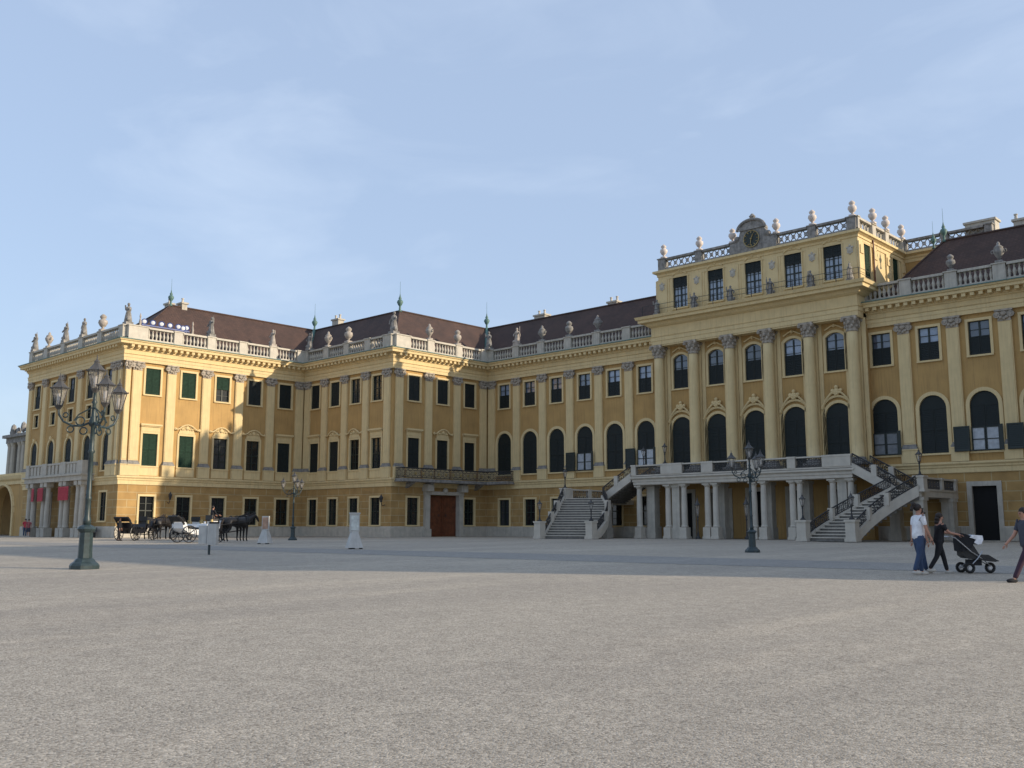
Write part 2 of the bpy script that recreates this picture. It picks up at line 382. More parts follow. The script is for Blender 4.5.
def outline(w_, h, rise, n=12):
    if rise <= 0: return [(-w_ / 2, 0), (-w_ / 2, h), (w_ / 2, h), (w_ / 2, 0)]
    Rr = (w_ * w_ / 4 + rise * rise) / (2 * rise); cz = h - Rr
    a0 = math.atan2(h - rise - cz, -w_ / 2); a1 = math.atan2(h - rise - cz, w_ / 2)
    return [(-w_ / 2, 0)] + [(Rr * math.cos(a0 + (a1 - a0) * i / n), cz + Rr * math.sin(a0 + (a1 - a0) * i / n)) for i in range(n + 1)] + [(w_ / 2, 0)]
def ringmesh(b, inner, outer, y0, y1, yi):
    n = len(inner)
    for i in range(n - 1):
        a, c = inner[i], inner[i + 1]; A, C = outer[i], outer[i + 1]
        b.quad((A[0], y0, A[1]), (a[0], y0, a[1]), (c[0], y0, c[1]), (C[0], y0, C[1]))
        b.quad((a[0], y0, a[1]), (a[0], yi, a[1]), (c[0], yi, c[1]), (c[0], y0, c[1]))
        b.quad((A[0], y1, A[1]), (A[0], y0, A[1]), (C[0], y0, C[1]), (C[0], y1, C[1]))
KIND = {  # w, h, rise, trim
 'top': (1.55, 2.6, 0, .2), 'first': (1.55, 3.15, 0, .2), 'arch': (2.05, 4.5, 1.02, .28), 'ground': (1.5, 2.75, 0, .2),
 'ptop': (1.6, 3.2, .38, .22), 'parch': (2.2, 5.5, 1.1, .24), 'attic': (1.6, 3.0, 0, .08), 'mezz': (1.2, 1.35, 0, .16),
 'arch1': (1.6, 3.65, .8, .25), 'door': (1.75, 4.0, 0, .35), 'atticside': (1.3, 3.0, 0, .1)}
WC = {}
def louvres(b, x0, x1, y, z0, z1):
    b.box(x0, x0 + .09, y - .03, y + .03, z0, z1); b.box(x1 - .09, x1, y - .03, y + .03, z0, z1)
    b.box(x0 + .09, x1 - .09, y - .03, y + .03, z0, z0 + .1); b.box(x0 + .09, x1 - .09, y - .03, y + .03, z1 - .1, z1)
    n = max(2, int((z1 - z0 - .2) / .13)); zz = z0 + .1; st = (z1 - z0 - .2) / n
    for i in range(n):
        b.quad((x0 + .09, y - .025, zz + i * st), (x1 - .09, y - .025, zz + i * st), (x1 - .09, y + .02, zz + (i + .98) * st), (x0 + .09, y + .02, zz + (i + .98) * st))
def shallow(b):
    b.v = [(x, y * .62 if y > 0 else y, z) for x, y, z in b.v]; return b
def win_meshes(kind, style, apron):
    key = (kind, style, apron)
    if key in WC: return WC[key]
    w_, h, rise, t = KIND[kind]; inn = outline(w_, h, rise)
    out_ = outline(w_ + 2 * t, h + t, 0 if not rise else min(rise + (t if rise > w_ * .45 else t * .3), w_ / 2 + t))
    b = MB(); ringmesh(b, inn, out_, -.08, 0, .36)
    b.box(-w_ / 2 - t, w_ / 2 + t, -.14, .36, -.14, 0)
    if kind in ('first', 'top') and apron: b.box(-w_ / 2 - t, w_ / 2 + t, -.07, .05, -.95, -.14)
    if kind == 'door': pass
    res = [('window', shallow(b).mesh('window_surround', M['stone'] if kind == 'door' else M['cream']))]
    g = MB(); g.quad(*[(x, .33, z) for x, z in inn]); gm = M['glass']
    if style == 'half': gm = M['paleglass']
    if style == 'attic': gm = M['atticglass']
    if style == 'void': gm = M['black']
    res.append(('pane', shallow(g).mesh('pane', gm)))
    s = MB(); zs = h - rise if rise > w_ * .4 else h
    if style != 'void':
        s.box(-w_ / 2, -w_ / 2 + .09, .2, .32, 0, zs); s.box(w_ / 2 - .09, w_ / 2, .2, .32, 0, zs); s.box(-w_ / 2 + .09, w_ / 2 - .09, .2, .32, 0, .1)
        s.box(-.06, .06, .19, .32, .1, h - (.12 if rise else .0))
        nt_ = {'top': 4, 'first': 4, 'arch': 5, 'ground': 4, 'ptop': 5, 'parch': 6, 'attic': 5, 'mezz': 2, 'arch1': 4, 'door': 3, 'atticside': 5}[kind]
        for i in range(1, nt_ + 1):
            z = zs * i / nt_; hh = .05 if i in (nt_ // 2, nt_) else .02
            s.box(-w_ / 2 + .09, -.06, .22, .32, z - hh, z + (0 if i == nt_ and not rise else hh)); s.box(.06, w_ / 2 - .09, .22, .32, z - hh, z + (0 if i == nt_ and not rise else hh))
        if style == 'attic':
            for q in (-.42, .42): s.box(q * w_ / 2 * 1.15 - .02, q * w_ / 2 * 1.15 + .02, .235, .32, .1, zs)
        if rise > .5:
            r0 = w_ / 2; pts = [(x, .27, z) for x, z in inn[1:-1]]
            s.path(pts, .06, 4)
            for a in (60, 120): s.tube((0, .28, zs), (r0 * math.cos(R(a)), .28, zs + rise * math.sin(R(a))), .025, None, 4)
        res.append(('sash', shallow(s).mesh('sash', M['sash'])))
    if style in ('shut', 'half', 'attic', 'shutdk', 'arched', 'mid'):
        l = MB()
        z0, z1 = {'shut': (.02, h - .02), 'shutdk': (.02, h - .02), 'half': (.02, h * .55), 'attic': (h * .66, h - .02), 'arched': (.02, zs), 'mid': (h * .5, h - .02)}[style]
        y = .1
        louvres(l, -w_ / 2 + .02, -.01, y, z0, (z0 + z1) / 2 - .01 if kind in ('first', 'arch', 'parch', 'arch1') else z1); louvres(l, .01, w_ / 2 - .02, y, z0, (z0 + z1) / 2 - .01 if kind in ('first', 'arch', 'parch', 'arch1') else z1)
        if kind in ('first', 'arch', 'parch', 'arch1'):
            louvres(l, -w_ / 2 + .02, -.01, y, (z0 + z1) / 2 + .01, z1); louvres(l, .01, w_ / 2 - .02, y, (z0 + z1) / 2 + .01, z1)
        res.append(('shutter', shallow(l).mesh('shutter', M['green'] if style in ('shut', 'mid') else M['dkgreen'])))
        if style == 'arched':
            a = MB(); pts = [(x * .97, z - .03) for x, z in inn[1:-1]]
            a.prism([(x, z) for x, z in reversed(pts)], .09, .14)
            res.append(('fanlight', shallow(a).mesh('fanlight', M['dkgreen'])))
    WC[key] = res
    return res
HOLES = {k: [] for k in FR}
def window(fr, u, z, kind, style, apron=False, crest=None, name=None):
    w_, h, rise, t = KIND[kind]
    HOLES[fr].append((u, z, w_, h, rise))
    ms = win_meshes(kind, style, apron)
    nm = name or {'arch': 'arched_window', 'parch': 'arched_window', 'arch1': 'arched_window', 'door': 'doorway'}.get(kind, 'window')
    o = fput(nm, ms[0][1], fr, u, z)
    for n_, me in ms[1:]: put(n_, me, (0, 0, 0), 0, o)
    if crest: put('window_hood', crest_mesh(crest, w_, h, rise, t), (0, 0, 0), 0, o)
    return o
CC = {}
def crest_mesh(c, w_, h, rise, t):
    key = (c, w_, h)
    if key in CC: return CC[key]
    b = MB()
    if c == 'hood':
        b.box(-w_ / 2 - t, w_ / 2 + t, -.1, 0, h + t + .01, h + t + .55); b.box(-w_ / 2 - t - .12, w_ / 2 + t + .12, -.32, 0, h + t + .56, h + t + .74)
        b.box(-w_ / 2 - t - .05, w_ / 2 + t + .05, -.22, 0, h + t + .46, h + t + .55)
    elif c == 'curl':
        z0 = h + t + .45
        pts = [(-1.35, -.22, z0 + .02), (-1.1, -.24, z0 - .03), (-.85, -.24, z0 + .07), (-.6, -.24, z0 + .28), (-.3, -.26, z0 + .42), (0, -.28, z0 + .47), (.3, -.26, z0 + .42), (.6, -.24, z0 + .28), (.85, -.24, z0 + .07), (1.1, -.24, z0 - .03), (1.35, -.22, z0 + .02)]
        b.path(pts, .075, 6)
        b.prism([(-.9, h + t + .01), (.9, h + t + .01), (.6, z0 + .3), (0, z0 + .42), (-.6, z0 + .3)], -.1, 0)
        for s in (-1, 1):
            b.ring((s * .32, -.14, z0 + .12), .14, .05, 10); b.ring((s * 1.3, -.2, z0 + .02), .1, .05, 8); b.ball((s * .55, -.12, z0 + .02), .12)
        b.ball((0, -.16, z0 + .17), .2, (1, .6, 1.1))
    elif c == 'cartouche':
        o1 = outline(w_ + 2 * t + .1, h + t + .3, w_ / 2 + t)
        pts = [(x, -.14, z) for x, z in o1[1:-1]]
        b.path(pts[1:-1], .11, 6)
        z0 = h + t + .55
        cp = [(-1.35, -.2, z0 - 1.2), (-1.1, -.22, z0 - .75), (-.8, -.24, z0 - .35), (-.45, -.26, z0 + .0), (0, -.3, z0 + .12), (.45, -.26, z0 + .0), (.8, -.24, z0 - .35), (1.1, -.22, z0 - .75), (1.35, -.2, z0 - 1.2)]
        b.path(cp, .09, 6)
        b.ball((0, -.2, z0 + .1), .3, (1, .6, 1.1)); b.ball((-.35, -.15, z0 + .22), .17); b.ball((.35, -.15, z0 + .22), .17); b.ball((0, -.2, z0 + .5), .17)
        b.ring((0, -.3, z0 + .08), .2, .06, 10)
    elif c == 'keystone':
        b.prism([(-.16, h - .02), (.16, h - .02), (.24, h + t + .2), (-.24, h + t + .2)], -.2, 0)
        b.ball((0, -.18, h + t * .5), .13)
    elif c == 'swag':
        b.path([(x, -.12, h + t + .2 + .18 * math.cos(x * 3.2)) for x in [-.8 + .2 * i for i in range(9)]], .07, 5)
        b.ball((0, -.12, h + t + .35), .16)
    me = b.mesh('window_hood', M['cream'], False); CC[key] = me; return me

def wall(fr, L, z0, z1, m, name='wall', out=0):
    """sheet with openings cut for the windows that were placed"""
    hs = [(u - w_ / 2, u + w_ / 2, z, z + h, w_, h, rise) for (u, z, w_, h, rise) in HOLES[fr] if z < z1 - .01 and z + h > z0 + .01]
    xs_ = sorted({0, L} | {x for q in hs for x in q[:2] if 0 < x < L}); zs_ = sorted({z0, z1} | {z for q in hs for z in q[2:4] if z0 < z < z1})
    b = MB()
    for i in range(len(xs_) - 1):
        for j in range(len(zs_) - 1):
            cx = (xs_[i] + xs_[i + 1]) / 2; cz = (zs_[j] + zs_[j + 1]) / 2
            if any(q[0] < cx < q[1] and q[2] < cz < q[3] for q in hs): continue
            b.quad((xs_[i], -out, zs_[j]), (xs_[i + 1], -out, zs_[j]), (xs_[i + 1], -out, zs_[j + 1]), (xs_[i], -out, zs_[j + 1]))
    for q in hs:
        if q[6] > 0 and q[3] <= z1:
            o = outline(q[4], q[5], q[6])[1:-1]; cx = (q[0] + q[1]) / 2
            for a, c in zip(o[:-1], o[1:]):
                b.quad((cx + a[0], -out, q[2] + a[1]), (cx + c[0], -out, q[2] + c[1]), (cx + c[0], -out, q[3]), (cx + a[0], -out, q[3]))
    return fput(name, b.mesh(name, m), fr, 0, 0)

# ---- pilaster, column
def volute_cap(w_, h, d):
    b = MB()
    b.box(-w_ / 2 - .16, w_ / 2 + .16, -d - .16, 0, h - .14, h)
    b.box(-w_ / 2 + .02, w_ / 2 - .02, -d - .03, 0, 0, h - .14)
    for s in (-1, 1):
        b.lathe([(.24, 0), (.24, .2)], (s * (w_ / 2 + .02), -d - .12, h - .4), 10, Matrix.Rotation(R(-90), 3, 'X'))
        b.lathe([(.09, 0), (.09, .06)], (s * (w_ / 2 + .02), -d - .17, h - .4), 8, Matrix.Rotation(R(-90), 3, 'X'))
        b.ball((s * .2, -d - .08, h - .62), .14)
    b.ball((0, -d - .1, h - .32), .17, (1.4, .7, 1)); b.ball((0, -d - .06, h - .72), .13)
    return b
b = MB(); b.box(-.475, .475, -.18, .02, 0, 8.8); b.box(-.40, .40, -.215, -.18, .12, 8.68)
PIL = b.mesh('pilaster', M['cream'])
CAP = volute_cap(.95, .88, .18).mesh('capital', M['capital'])
b = MB(); b.box(-.62, .62, -.34, .02, 0, .13); b.box(-.56, .56, -.29, .02, .131, .24); b.box(-.51, .51, -.24, .02, .241, .36)
PBASE = b.mesh('pilaster_base', M['greystone'])
b = MB(); b.box(-.64, .64, -.30, .02, 0, 1.0); b.box(-.68, .68, -.34, .02, 1.001, 1.1)
PPED = b.mesh('pedestal', M['cream'])
def pilaster(fr, u, sx=1):
    o = fput('pilaster', PIL, fr, u, 7.36); o.scale.x = sx
    put('capital', CAP, (0, 0, 8.78), 0, o); put('pilaster_base', PBASE, (0, 0, -.365), 0, o); put('pedestal', PPED, (0, 0, -1.466), 0, o)

# ---- F1
bays1 = [XL * 0 + 2.3 + 4.45 * i for i in range(5)]
for i, u in enumerate(bays1):
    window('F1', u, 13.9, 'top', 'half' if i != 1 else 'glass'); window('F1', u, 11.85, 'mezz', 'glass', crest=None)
    window('F1', u, 6.5, 'arch1', 'arched', crest='keystone')
    if i in (0, 4): window('F1', u if i == 0 else u - .1, 1.6, 'ground', 'glass')
    elif i in (1, 2, 3): window('F1', u, 0.3, 'door', 'void', name='doorway')
for u in (.5, 4.5, 8.95, 13.4, 17.85, 21.2): pilaster('F1', u)
pilaster('F1', 22.35, .7)
# ---- F2
bays2 = [2.93 + 3.836 * i for i in range(5)]
for i, u in enumerate(bays2):
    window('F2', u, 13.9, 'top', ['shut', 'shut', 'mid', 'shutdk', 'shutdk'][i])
    window('F2', u, 6.9, 'first', ['shut', 'shut', 'glass', 'glass', 'shutdk'][i], True, ['hood', 'curl', 'curl', 'curl', 'hood'][i])
    window('F2', u, 1.2, 'ground', 'glass')
for u in (.5, 1.3 - .0, 4.85, 8.69, 12.52, 16.36, 20.1): pilaster('F2', u if u != 1.3 else 1.25, 1) if u != .5 else pilaster('F2', .32, .55)
# ---- F3
bays3 = [2.14 + 3.58 * i for i in range(4)]
for i, u in enumerate(bays3):
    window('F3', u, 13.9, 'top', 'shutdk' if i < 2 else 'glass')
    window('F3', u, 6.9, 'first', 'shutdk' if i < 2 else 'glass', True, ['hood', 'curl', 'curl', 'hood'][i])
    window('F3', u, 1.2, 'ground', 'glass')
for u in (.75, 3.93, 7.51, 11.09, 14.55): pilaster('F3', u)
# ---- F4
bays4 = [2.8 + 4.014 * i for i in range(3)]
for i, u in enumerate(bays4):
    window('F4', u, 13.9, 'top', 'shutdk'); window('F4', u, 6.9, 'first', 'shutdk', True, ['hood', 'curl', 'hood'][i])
    if i != 1: window('F4', u, 1.2, 'ground', 'glass')
for u in (.75, 4.75, 8.85, 12.85): pilaster('F4', u)
# wooden carriage door in F4
HOLES['F4'].append((7.0, 0.02, 4.2, 4.25, 0))
# ---- F5
bays5 = [2.63 + 3.748 * i for i in range(6)]
for i, u in enumerate(bays5):
    window('F5', u, 13.85, 'top', 'half'); window('F5', u, 6.6, 'arch', 'arched')
    window('F5', u, 1.15, 'ground', 'glass')
for u in (.75,) + tuple(4.5 + 3.748 * i for i in range(5)): pilaster('F5', u)
# ---- F7
L7 = -9.0 - PXR
bays7 = [.99 + 3.748 * i for i in range(6)]
for i, u in enumerate(bays7):
    window('F7', u, 13.85, 'top', 'half'); window('F7', u, 6.6, 'arch', 'arched')
    if i == 2: window('F7', u - .4, .02, 'door', 'void')
    elif i > 2: window('F7', u, 1.15, 'ground', 'glass')
for i in range(6): pilaster('F7', 2.86 + 3.748 * i)
# ---- F6 (pavilion)
CX6 = [XC + (i - 2.5) * 3.76 for i in range(6)]
XS6 = [-51.0, -47.2, -43.45, -39.6, -35.9, -32.5]
for i in range(5):
    u = (CX6[i] + CX6[i + 1]) / 2 - PXL + .12
    window('F6', u, 13.72, 'ptop', 'half', crest='swag'); window('F6', u, 5.55, 'parch', 'arched', crest='cartouche')
    window('F6', u, .03, 'door', 'void')
    ua = (XS6[i] + XS6[i + 1]) / 2 + 51.4 + .05
    window('A6', ua, 21.2, 'attic', 'attic', crest='swag')
for u in (1.7, 7.6): window('A8', u, 21.2, 'atticside', 'shut')
L6 = PXR - PXL
# walls
for fr, L in (('F1', X2 - XL), ('F2', Y3 - Y1), ('F3', X4 - X2), ('F4', Y5 - Y3), ('F5', PXL - X4), ('F7', L7)):
    wall(fr, L, 0, 5.15, M['rustic']); wall(fr, L, 5.15, 17.0, M['ochre'])
wall('F6', L6, 0, 5.0, M['ochre']); wall('F6', L6, 5.0, 18.2, M['ochre'])
wall('A6', 19.4, 20.3, 24.6, M['cream']); wall('A8', 9.65, 20.3, 24.6, M['cream'])
wall('A9', 7.5, 20.3, 24.6, M['ochre'])
# pavilion corner returns
b = MB(); b.quad((PXR, Y6, 0), (PXR, Y5 + 1, 0), (PXR, Y5 + 1, 18.2), (PXR, Y6, 18.2))
P('wall', b, M['ochre'])
b = MB(); b.quad((PXL, Y5 + 1, 0), (PXL, Y6, 0), (PXL, Y6, 18.2), (PXL, Y5 + 1, 18.2)); P('wall', b, M['ochre'])
# hidden outer walls, rear walls and the matching wing on the other side of the court
mx_ = lambda x: 2 * XC - x
b = MB()
def vwall(p, q, z0, z1): b.quad((p[0], p[1], z0), (q[0], q[1], z0), (q[0], q[1], z1), (p[0], p[1], z1))
plan_back = [(XL, Y1), (XL, 98), (mx_(XL), 98), (mx_(XL), Y1)]
for p, q in zip(plan_back[:-1], plan_back[1:]): vwall(q, p, 0, 19)
for p, q in (((mx_(X4), Y5), (mx_(X4), Y3)), ((mx_(X4), Y3), (mx_(X2), Y3)), ((mx_(X2), Y3), (mx_(X2), Y1)), ((mx_(X2), Y1), (mx_(XL), Y1))): vwall(p, q, 0, 19)
vwall((-52.0, 85), (-51.4, 75.35), 20.3, 24.6); vwall((-32 + 7.5, 85), (-32 + 7.5, 95), 19, 24.6); vwall((-52 - 7.5, 95), (-52 - 7.5, 85), 19, 24.6); vwall((-59.5, 85), (-51.4, 85), 19, 24.6); vwall((-24.5, 95), (-59.5, 95), 19, 24.6)
P('outer_wall', b, M['ochre'])
b = MB()
for (x0, x1, y0, y1, z) in ((XL, X2, Y1, 98, 19.02), (X2, X4, Y3, 98, 19.02), (X4, PXL, Y5, 98, 19.02), (PXR, mx_(X4), Y5, 98, 19.02), (mx_(X4), mx_(X2), Y3, 98, 19.02), (mx_(X2), mx_(XL), Y1, 98, 19.02), (PXL, PXR, Y6 - .6, 98, 20.6), (-51.4, -32.0, 75.36, 85, 24.9), (-59.5, -24.5, 85, 95, 24.9)):
    b.box(x0, x1, y0, y1, z - .12, z)
P('roof_deck', b, M['copper'])

# ---- plinth, string course, entablature, gutter
plan = [(XL, Y1 + 12), (XL, Y1), (X2, Y1), (X2, Y3), (X4, Y3), (X4, Y5), (PXL, Y5)]
plan7 = [(PXR, Y5), (mx_(X4), Y5), (mx_(X4), Y3), (mx_(X2), Y3), (mx_(X2), Y1), (mx_(XL), Y1)]
# openings in the plinth at doors: split around them
def plinth(a, b_):
    q = MB(); q.sweep([a, b_], [(0, 0), (.12, 0), (.12, .98), (.05, 1.06), (0, 1.06)]); P('plinth', q, M['stone'])
plinth((XL, Y1 + 12), (XL, Y1)); plinth((XL, Y1), (XL + 4.6, Y1)); plinth((-95.2, Y1), (X2, Y1)); plinth((X2, Y1 - .12), (X2, Y3)); plinth((X2, Y3), (X4, Y3))
plinth((X4, Y3 - .12), (X4, Y3 + 4.6)); plinth((X4, Y3 + 9.4), (X4, Y5)); plinth((X4, Y5), (PXL, Y5)); plinth((PXR, Y5), (PXR + 7.0, Y5)); plinth((PXR + 9.2, Y5), (mx_(X4), Y5))
for pl in (plan, plan7):
    b = MB().sweep(pl, [(0, 5.05), (.1, 5.05), (.1, 5.42), (.18, 5.48), (.18, 5.6), (.3, 5.72), (.3, 5.86), (.05, 5.9), (0, 5.9)]); P('string_course', b, M['cream'])
    b = MB().sweep(pl, [(0, 17.0), (.24, 17.0), (.24, 17.32), (.28, 17.33), (.28, 17.6), (.36, 17.66), (.24, 17.70), (.24, 18.05), (.34, 18.1), (.34, 18.2), (.42, 18.22), (.42, 18.5), (.5, 18.52), (.95, 18.56), (.95, 18.78), (1.05, 18.82), (1.1, 18.95), (.2, 19.0), (0, 19.0)])
    P('cornice', b, M['cream'])
    b = MB().sweep(pl, [(.15, 19.0), (1.16, 18.955), (1.16, 19.03), (.15, 19.16)]); P('gutter', b, M['copper'])
# modillions under the cornice
def modill(fr, L, zt, o0, o1, st, hh, wd, name='bracket_row', skip0=0):
    b = MB(); n = int(L / st)
    for i in range(n):
        u = skip0 + (i + .5) * L / n; b.box(u - wd / 2, u + wd / 2, -o1, -o0, zt - hh, zt)
    b.box(skip0, skip0 + L, -o0 - .02, -o0 + .1, zt - hh + .02, zt - .02)
    return fput(name, b.mesh(name, M['cream']), fr, 0, 0)
for fr, L, s0 in (('F1', X2 - XL, 0), ('F2', Y3 - Y1 - .5, 0), ('F3', X4 - X2, 0), ('F4', Y5 - Y3 - .5, 0), ('F5', PXL - X4 - .5, .45), ('F7', L7, 0)): modill(fr, L, 18.54, .41, .86, .62, .26, .3)
# pavilion entablature
plp = [(PXL, Y5 + 1.5), (PXL, 74.95), (PXR, 74.95), (PXR, Y5 + 1.5)]
b = MB().sweep(plp, [(-.9, 17.88), (0, 17.88), (0, 18.25), (.05, 18.27), (.05, 18.6), (.12, 18.66), (0, 18.7), (0, 19.55), (.12, 19.6), (.3, 19.72), (.45, 19.95), (.9, 20.0), (.9, 20.25), (1.05, 20.3), (1.15, 20.55), (.1, 20.62), (-.9, 20.62)]); P('cornice', b, M['cream'])
b = MB().sweep([(-51.4, 92), (-51.4, 75.35), (-32.0, 75.35), (-32.0, 85.0), (-24.5, 85.0), (-24.5, 95)], [(0, 24.1), (.06, 24.1), (.06, 24.4), (.14, 24.44), (.14, 24.62), (.3, 24.72), (.45, 24.78), (.45, 24.98), (-.1, 25.06), (-.1, 24.1)]); P('cornice', b, M['cream'])
b = MB().box(PXL, PXR, 75.0, Y6 + .5, 17.75, 17.87); P('soffit', b, M['cream'])
# columns in front of the pavilion
prof = [(.5, 0), (.5, .2)] + [(.5 - .07 * (i / 8) ** 1.6, .2 + 10.0 * i / 8) for i in range(9)]
COLM = MB().lathe(prof, seg=20).mesh('column', M['cream'], True)
b = MB(); b.box(-.68, .68, -.68, .68, 0, .2); b.lathe([(.62, .2), (.66, .28), (.62, .36), (.56, .42), (.6, .48), (.54, .56)], seg=18)
COLB = b.mesh('column_base', M['greystone'])
b = MB().lathe([(.46, 0), (.5, .08), (.46, .16), (.46, .4), (.52, .8), (.62, 1.05)], seg=14); b.box(-.62, .62, -.62, .62, 1.06, 1.22)
for k in range(8):
    a = math.pi / 4 * k
    for r_, z_, s_ in ((.52, .42, .13), (.56, .72, .14)): b.ball((r_ * math.cos(a + z_), r_ * math.sin(a + z_), z_), s_, (1, 1, 1.3), 6, 4)
for sx in (-1, 1):
    for sy in (-1, 1): b.ball((sx * .56, sy * .56, .95), .17, None, 8, 4)
COLC = b.mesh('capital', M['capital'])
for x in CX6:
    o = put('column', COLM, Vector((x, 75.4, 6.45)) - Vector(palace.location), 0, palace)
    put('column_base', COLB, (0, 0, -.5), 0, o); put('capital', COLC, (0, 0, 10.2), 0, o)
    b = MB().box(-.5, .5, -.18, .02, 6.0, 17.85); b.box(-.9, -.55, -.08, .02, 6.0, 17.8).box(.55, .9, -.08, .02, 6.0, 17.8)
    put('pilaster_strip', b.mesh('pilaster_strip', M['cream']), Vector((x, Y6, 0)) - Vector(palace.location), 0, palace)
# attic wall strips with trophies
for i, xx in enumerate(XS6):
    xx = min(xx, -32.6)
    b = MB().box(-.55, .55, -.12, .02, 20.62, 24.12); b.box(-.75, .75, -.05, .01, 20.62, 24.1)
    put('pilaster_strip', b.mesh('pilaster_strip', M['cream']), Vector((xx, 75.35, 0)) - Vector(palace.location), 0, palace)
    b = MB().box(-.24, .24, -.17, -.1, 23.15, 23.7); b.ball((0, -.15, 23.42), .22, (1, .4, 1.1)); b.ball((-.22, -.14, 23.62), .1); b.ball((.22, -.14, 23.62), .1); b.ball((0, -.14, 23.12), .1); b.ball((0, -.14, 23.76), .1)
    put('relief_panel', b.mesh('relief_panel', M['stone']), Vector((xx, 75.35, 0)) - Vector(palace.location), 0, palace)
for u in (.45, 3.2, 5.9, 9.2):
    b = MB().box(-.4, .4, -.12, .01, 20.6, 24.12); b.box(-.3, .3, -.2, -.11, 23.1, 23.8)
    fput('pilaster_strip', b.mesh('pilaster_strip', M['cream']), 'A8', u, 0)
b = MB().tube((-31.78, 78.0, 20.2), (-31.78, 78.0, 24.9), .07, None, 8); P('drainpipe', b, M['wood'])
# iron rail on the pavilion cornice
b = MB(); y = 74.35; x0, x1 = PXL - .55, PXR + .5
for z in (20.66, 21.15, 21.6): b.tube((x0, y, z), (x1, y, z), .022, None, 5)
b.tube((x1, y, 21.6), (x1, Y5, 21.6), .022, None, 5); b.tube((x1, y, 21.15), (x1, Y5, 21.15), .02, None, 5)
n = 11
for i in range(n + 1): x = x0 + (x1 - x0) * i / n; b.tube((x, y, 20.55), (x, y, 21.62), .035, None, 5)
P('iron_railing', b, M['iron'])

# ---- balustrades
BAL = MB().lathe([(.06, 0), (.09, .04), (.055, .12), (.11, .34), (.1, .42), (.05, .62), (.045, .72), (.08, .78), (.06, .82)], seg=6)
def balustrade(fr, L, z0, peds, h=1.42, out=.12, wd=.9, ends=(.9, .9), style='bal', m=None):
    b = MB(); y0, y1 = -out - .24, -out + .24
    b.box(0, L, y0, y1, z0, z0 + .2)
    segs = []; edges = []
    for p in peds: edges.append((p - wd / 2, p + wd / 2))
    if ends[0]: edges.append((0, ends[0]))
    if ends[1]: edges.append((L - ends[1], L))
    edges.sort()
    for e in edges:
        b.box(e[0], e[1], y0 - .06, y1 + .06, z0 + .001, z0 + h - .1); b.box(e[0] - .07, e[1] + .07, y0 - .13, y1 + .13, z0 + h - .1, z0 + h)
    for a, c in zip(edges[:-1], edges[1:]):
        s, t = a[1], c[0]
        if t - s < .3: continue
        b.box(s + .075, t - .075, y0 - .02, y1 + .02, z0 + h - .22, z0 + h - .03)
        if style == 'bal':
            n = max(2, int((t - s) / .36)); hh = (h - .42) / .82
            for i in range(n):
                u = s + (i + .5) * (t - s) / n
                b.add(BAL, Matrix.Translation((u, -out, z0 + .2)) @ Matrix.Diagonal((1.35, 1.35, hh, 1)))
        else:
            n = max(2, int(round((t - s) / .62))); st = (t - s) / n; zz0, zz1 = z0 + .2, z0 + h - .22
            for i in range(n):
                u = s + i * st
                b.tube((u, -out, zz0), (u + st, -out, zz1), .045, None, 5); b.tube((u + st, -out, zz0), (u, -out, zz1), .045, None, 5)
                b.ring((u + st / 2, -out, (zz0 + zz1) / 2), .15, .04, 8)
    return fput('balustrade', b.mesh('balustrade', m or M['white']), fr, 0, 0)
ZB = 19.12
balustrade('F1', X2 - XL, ZB, [4.5, 8.95, 13.4, 17.85], m=M['stone'])
balustrade('F2', Y3 - Y1 - .36, ZB, [5.2, 8.9, 12.6, 16.36], ends=(2.0, 1.0))
balustrade('F3', X4 - X2 - .0, ZB, [4.3, 7.9, 11.5], ends=(.95, 1.3), m=M['stone'])
balustrade('F4', Y5 - Y3 - .36, ZB, [4.75, 8.85], ends=(1.9, 1.0))
balustrade('F5', PXL - X4, ZB, [4.6, 8.25, 11.98, 15.73, 19.5], ends=(1.2, .2), m=M['stone'])
balustrade('F7', L7, ZB, [3.3, 6.8, 10.3, 14.1, 17.8], ends=(.2, 1), m=M['stone'])
ZA = 25.02
ped6 = [x + 51.4 for x in (-46.96, -43.3, -39.4, -35.85)]
balustrade('A6', 19.4, ZA, ped6[:2] + ped6[2:], 1.2, -.15, .7, (.8, .8), 'lattice', M['greystone'])
balustrade('A8', 9.65, ZA, [3.2, 5.9], 1.2, -.15, .7, (.3, .5), 'lattice', M['stone'])
balustrade('A9', 7.5, ZA, [3.6], 1.2, -.15, .6, (.3, .6), 'lattice', M['greystone'])

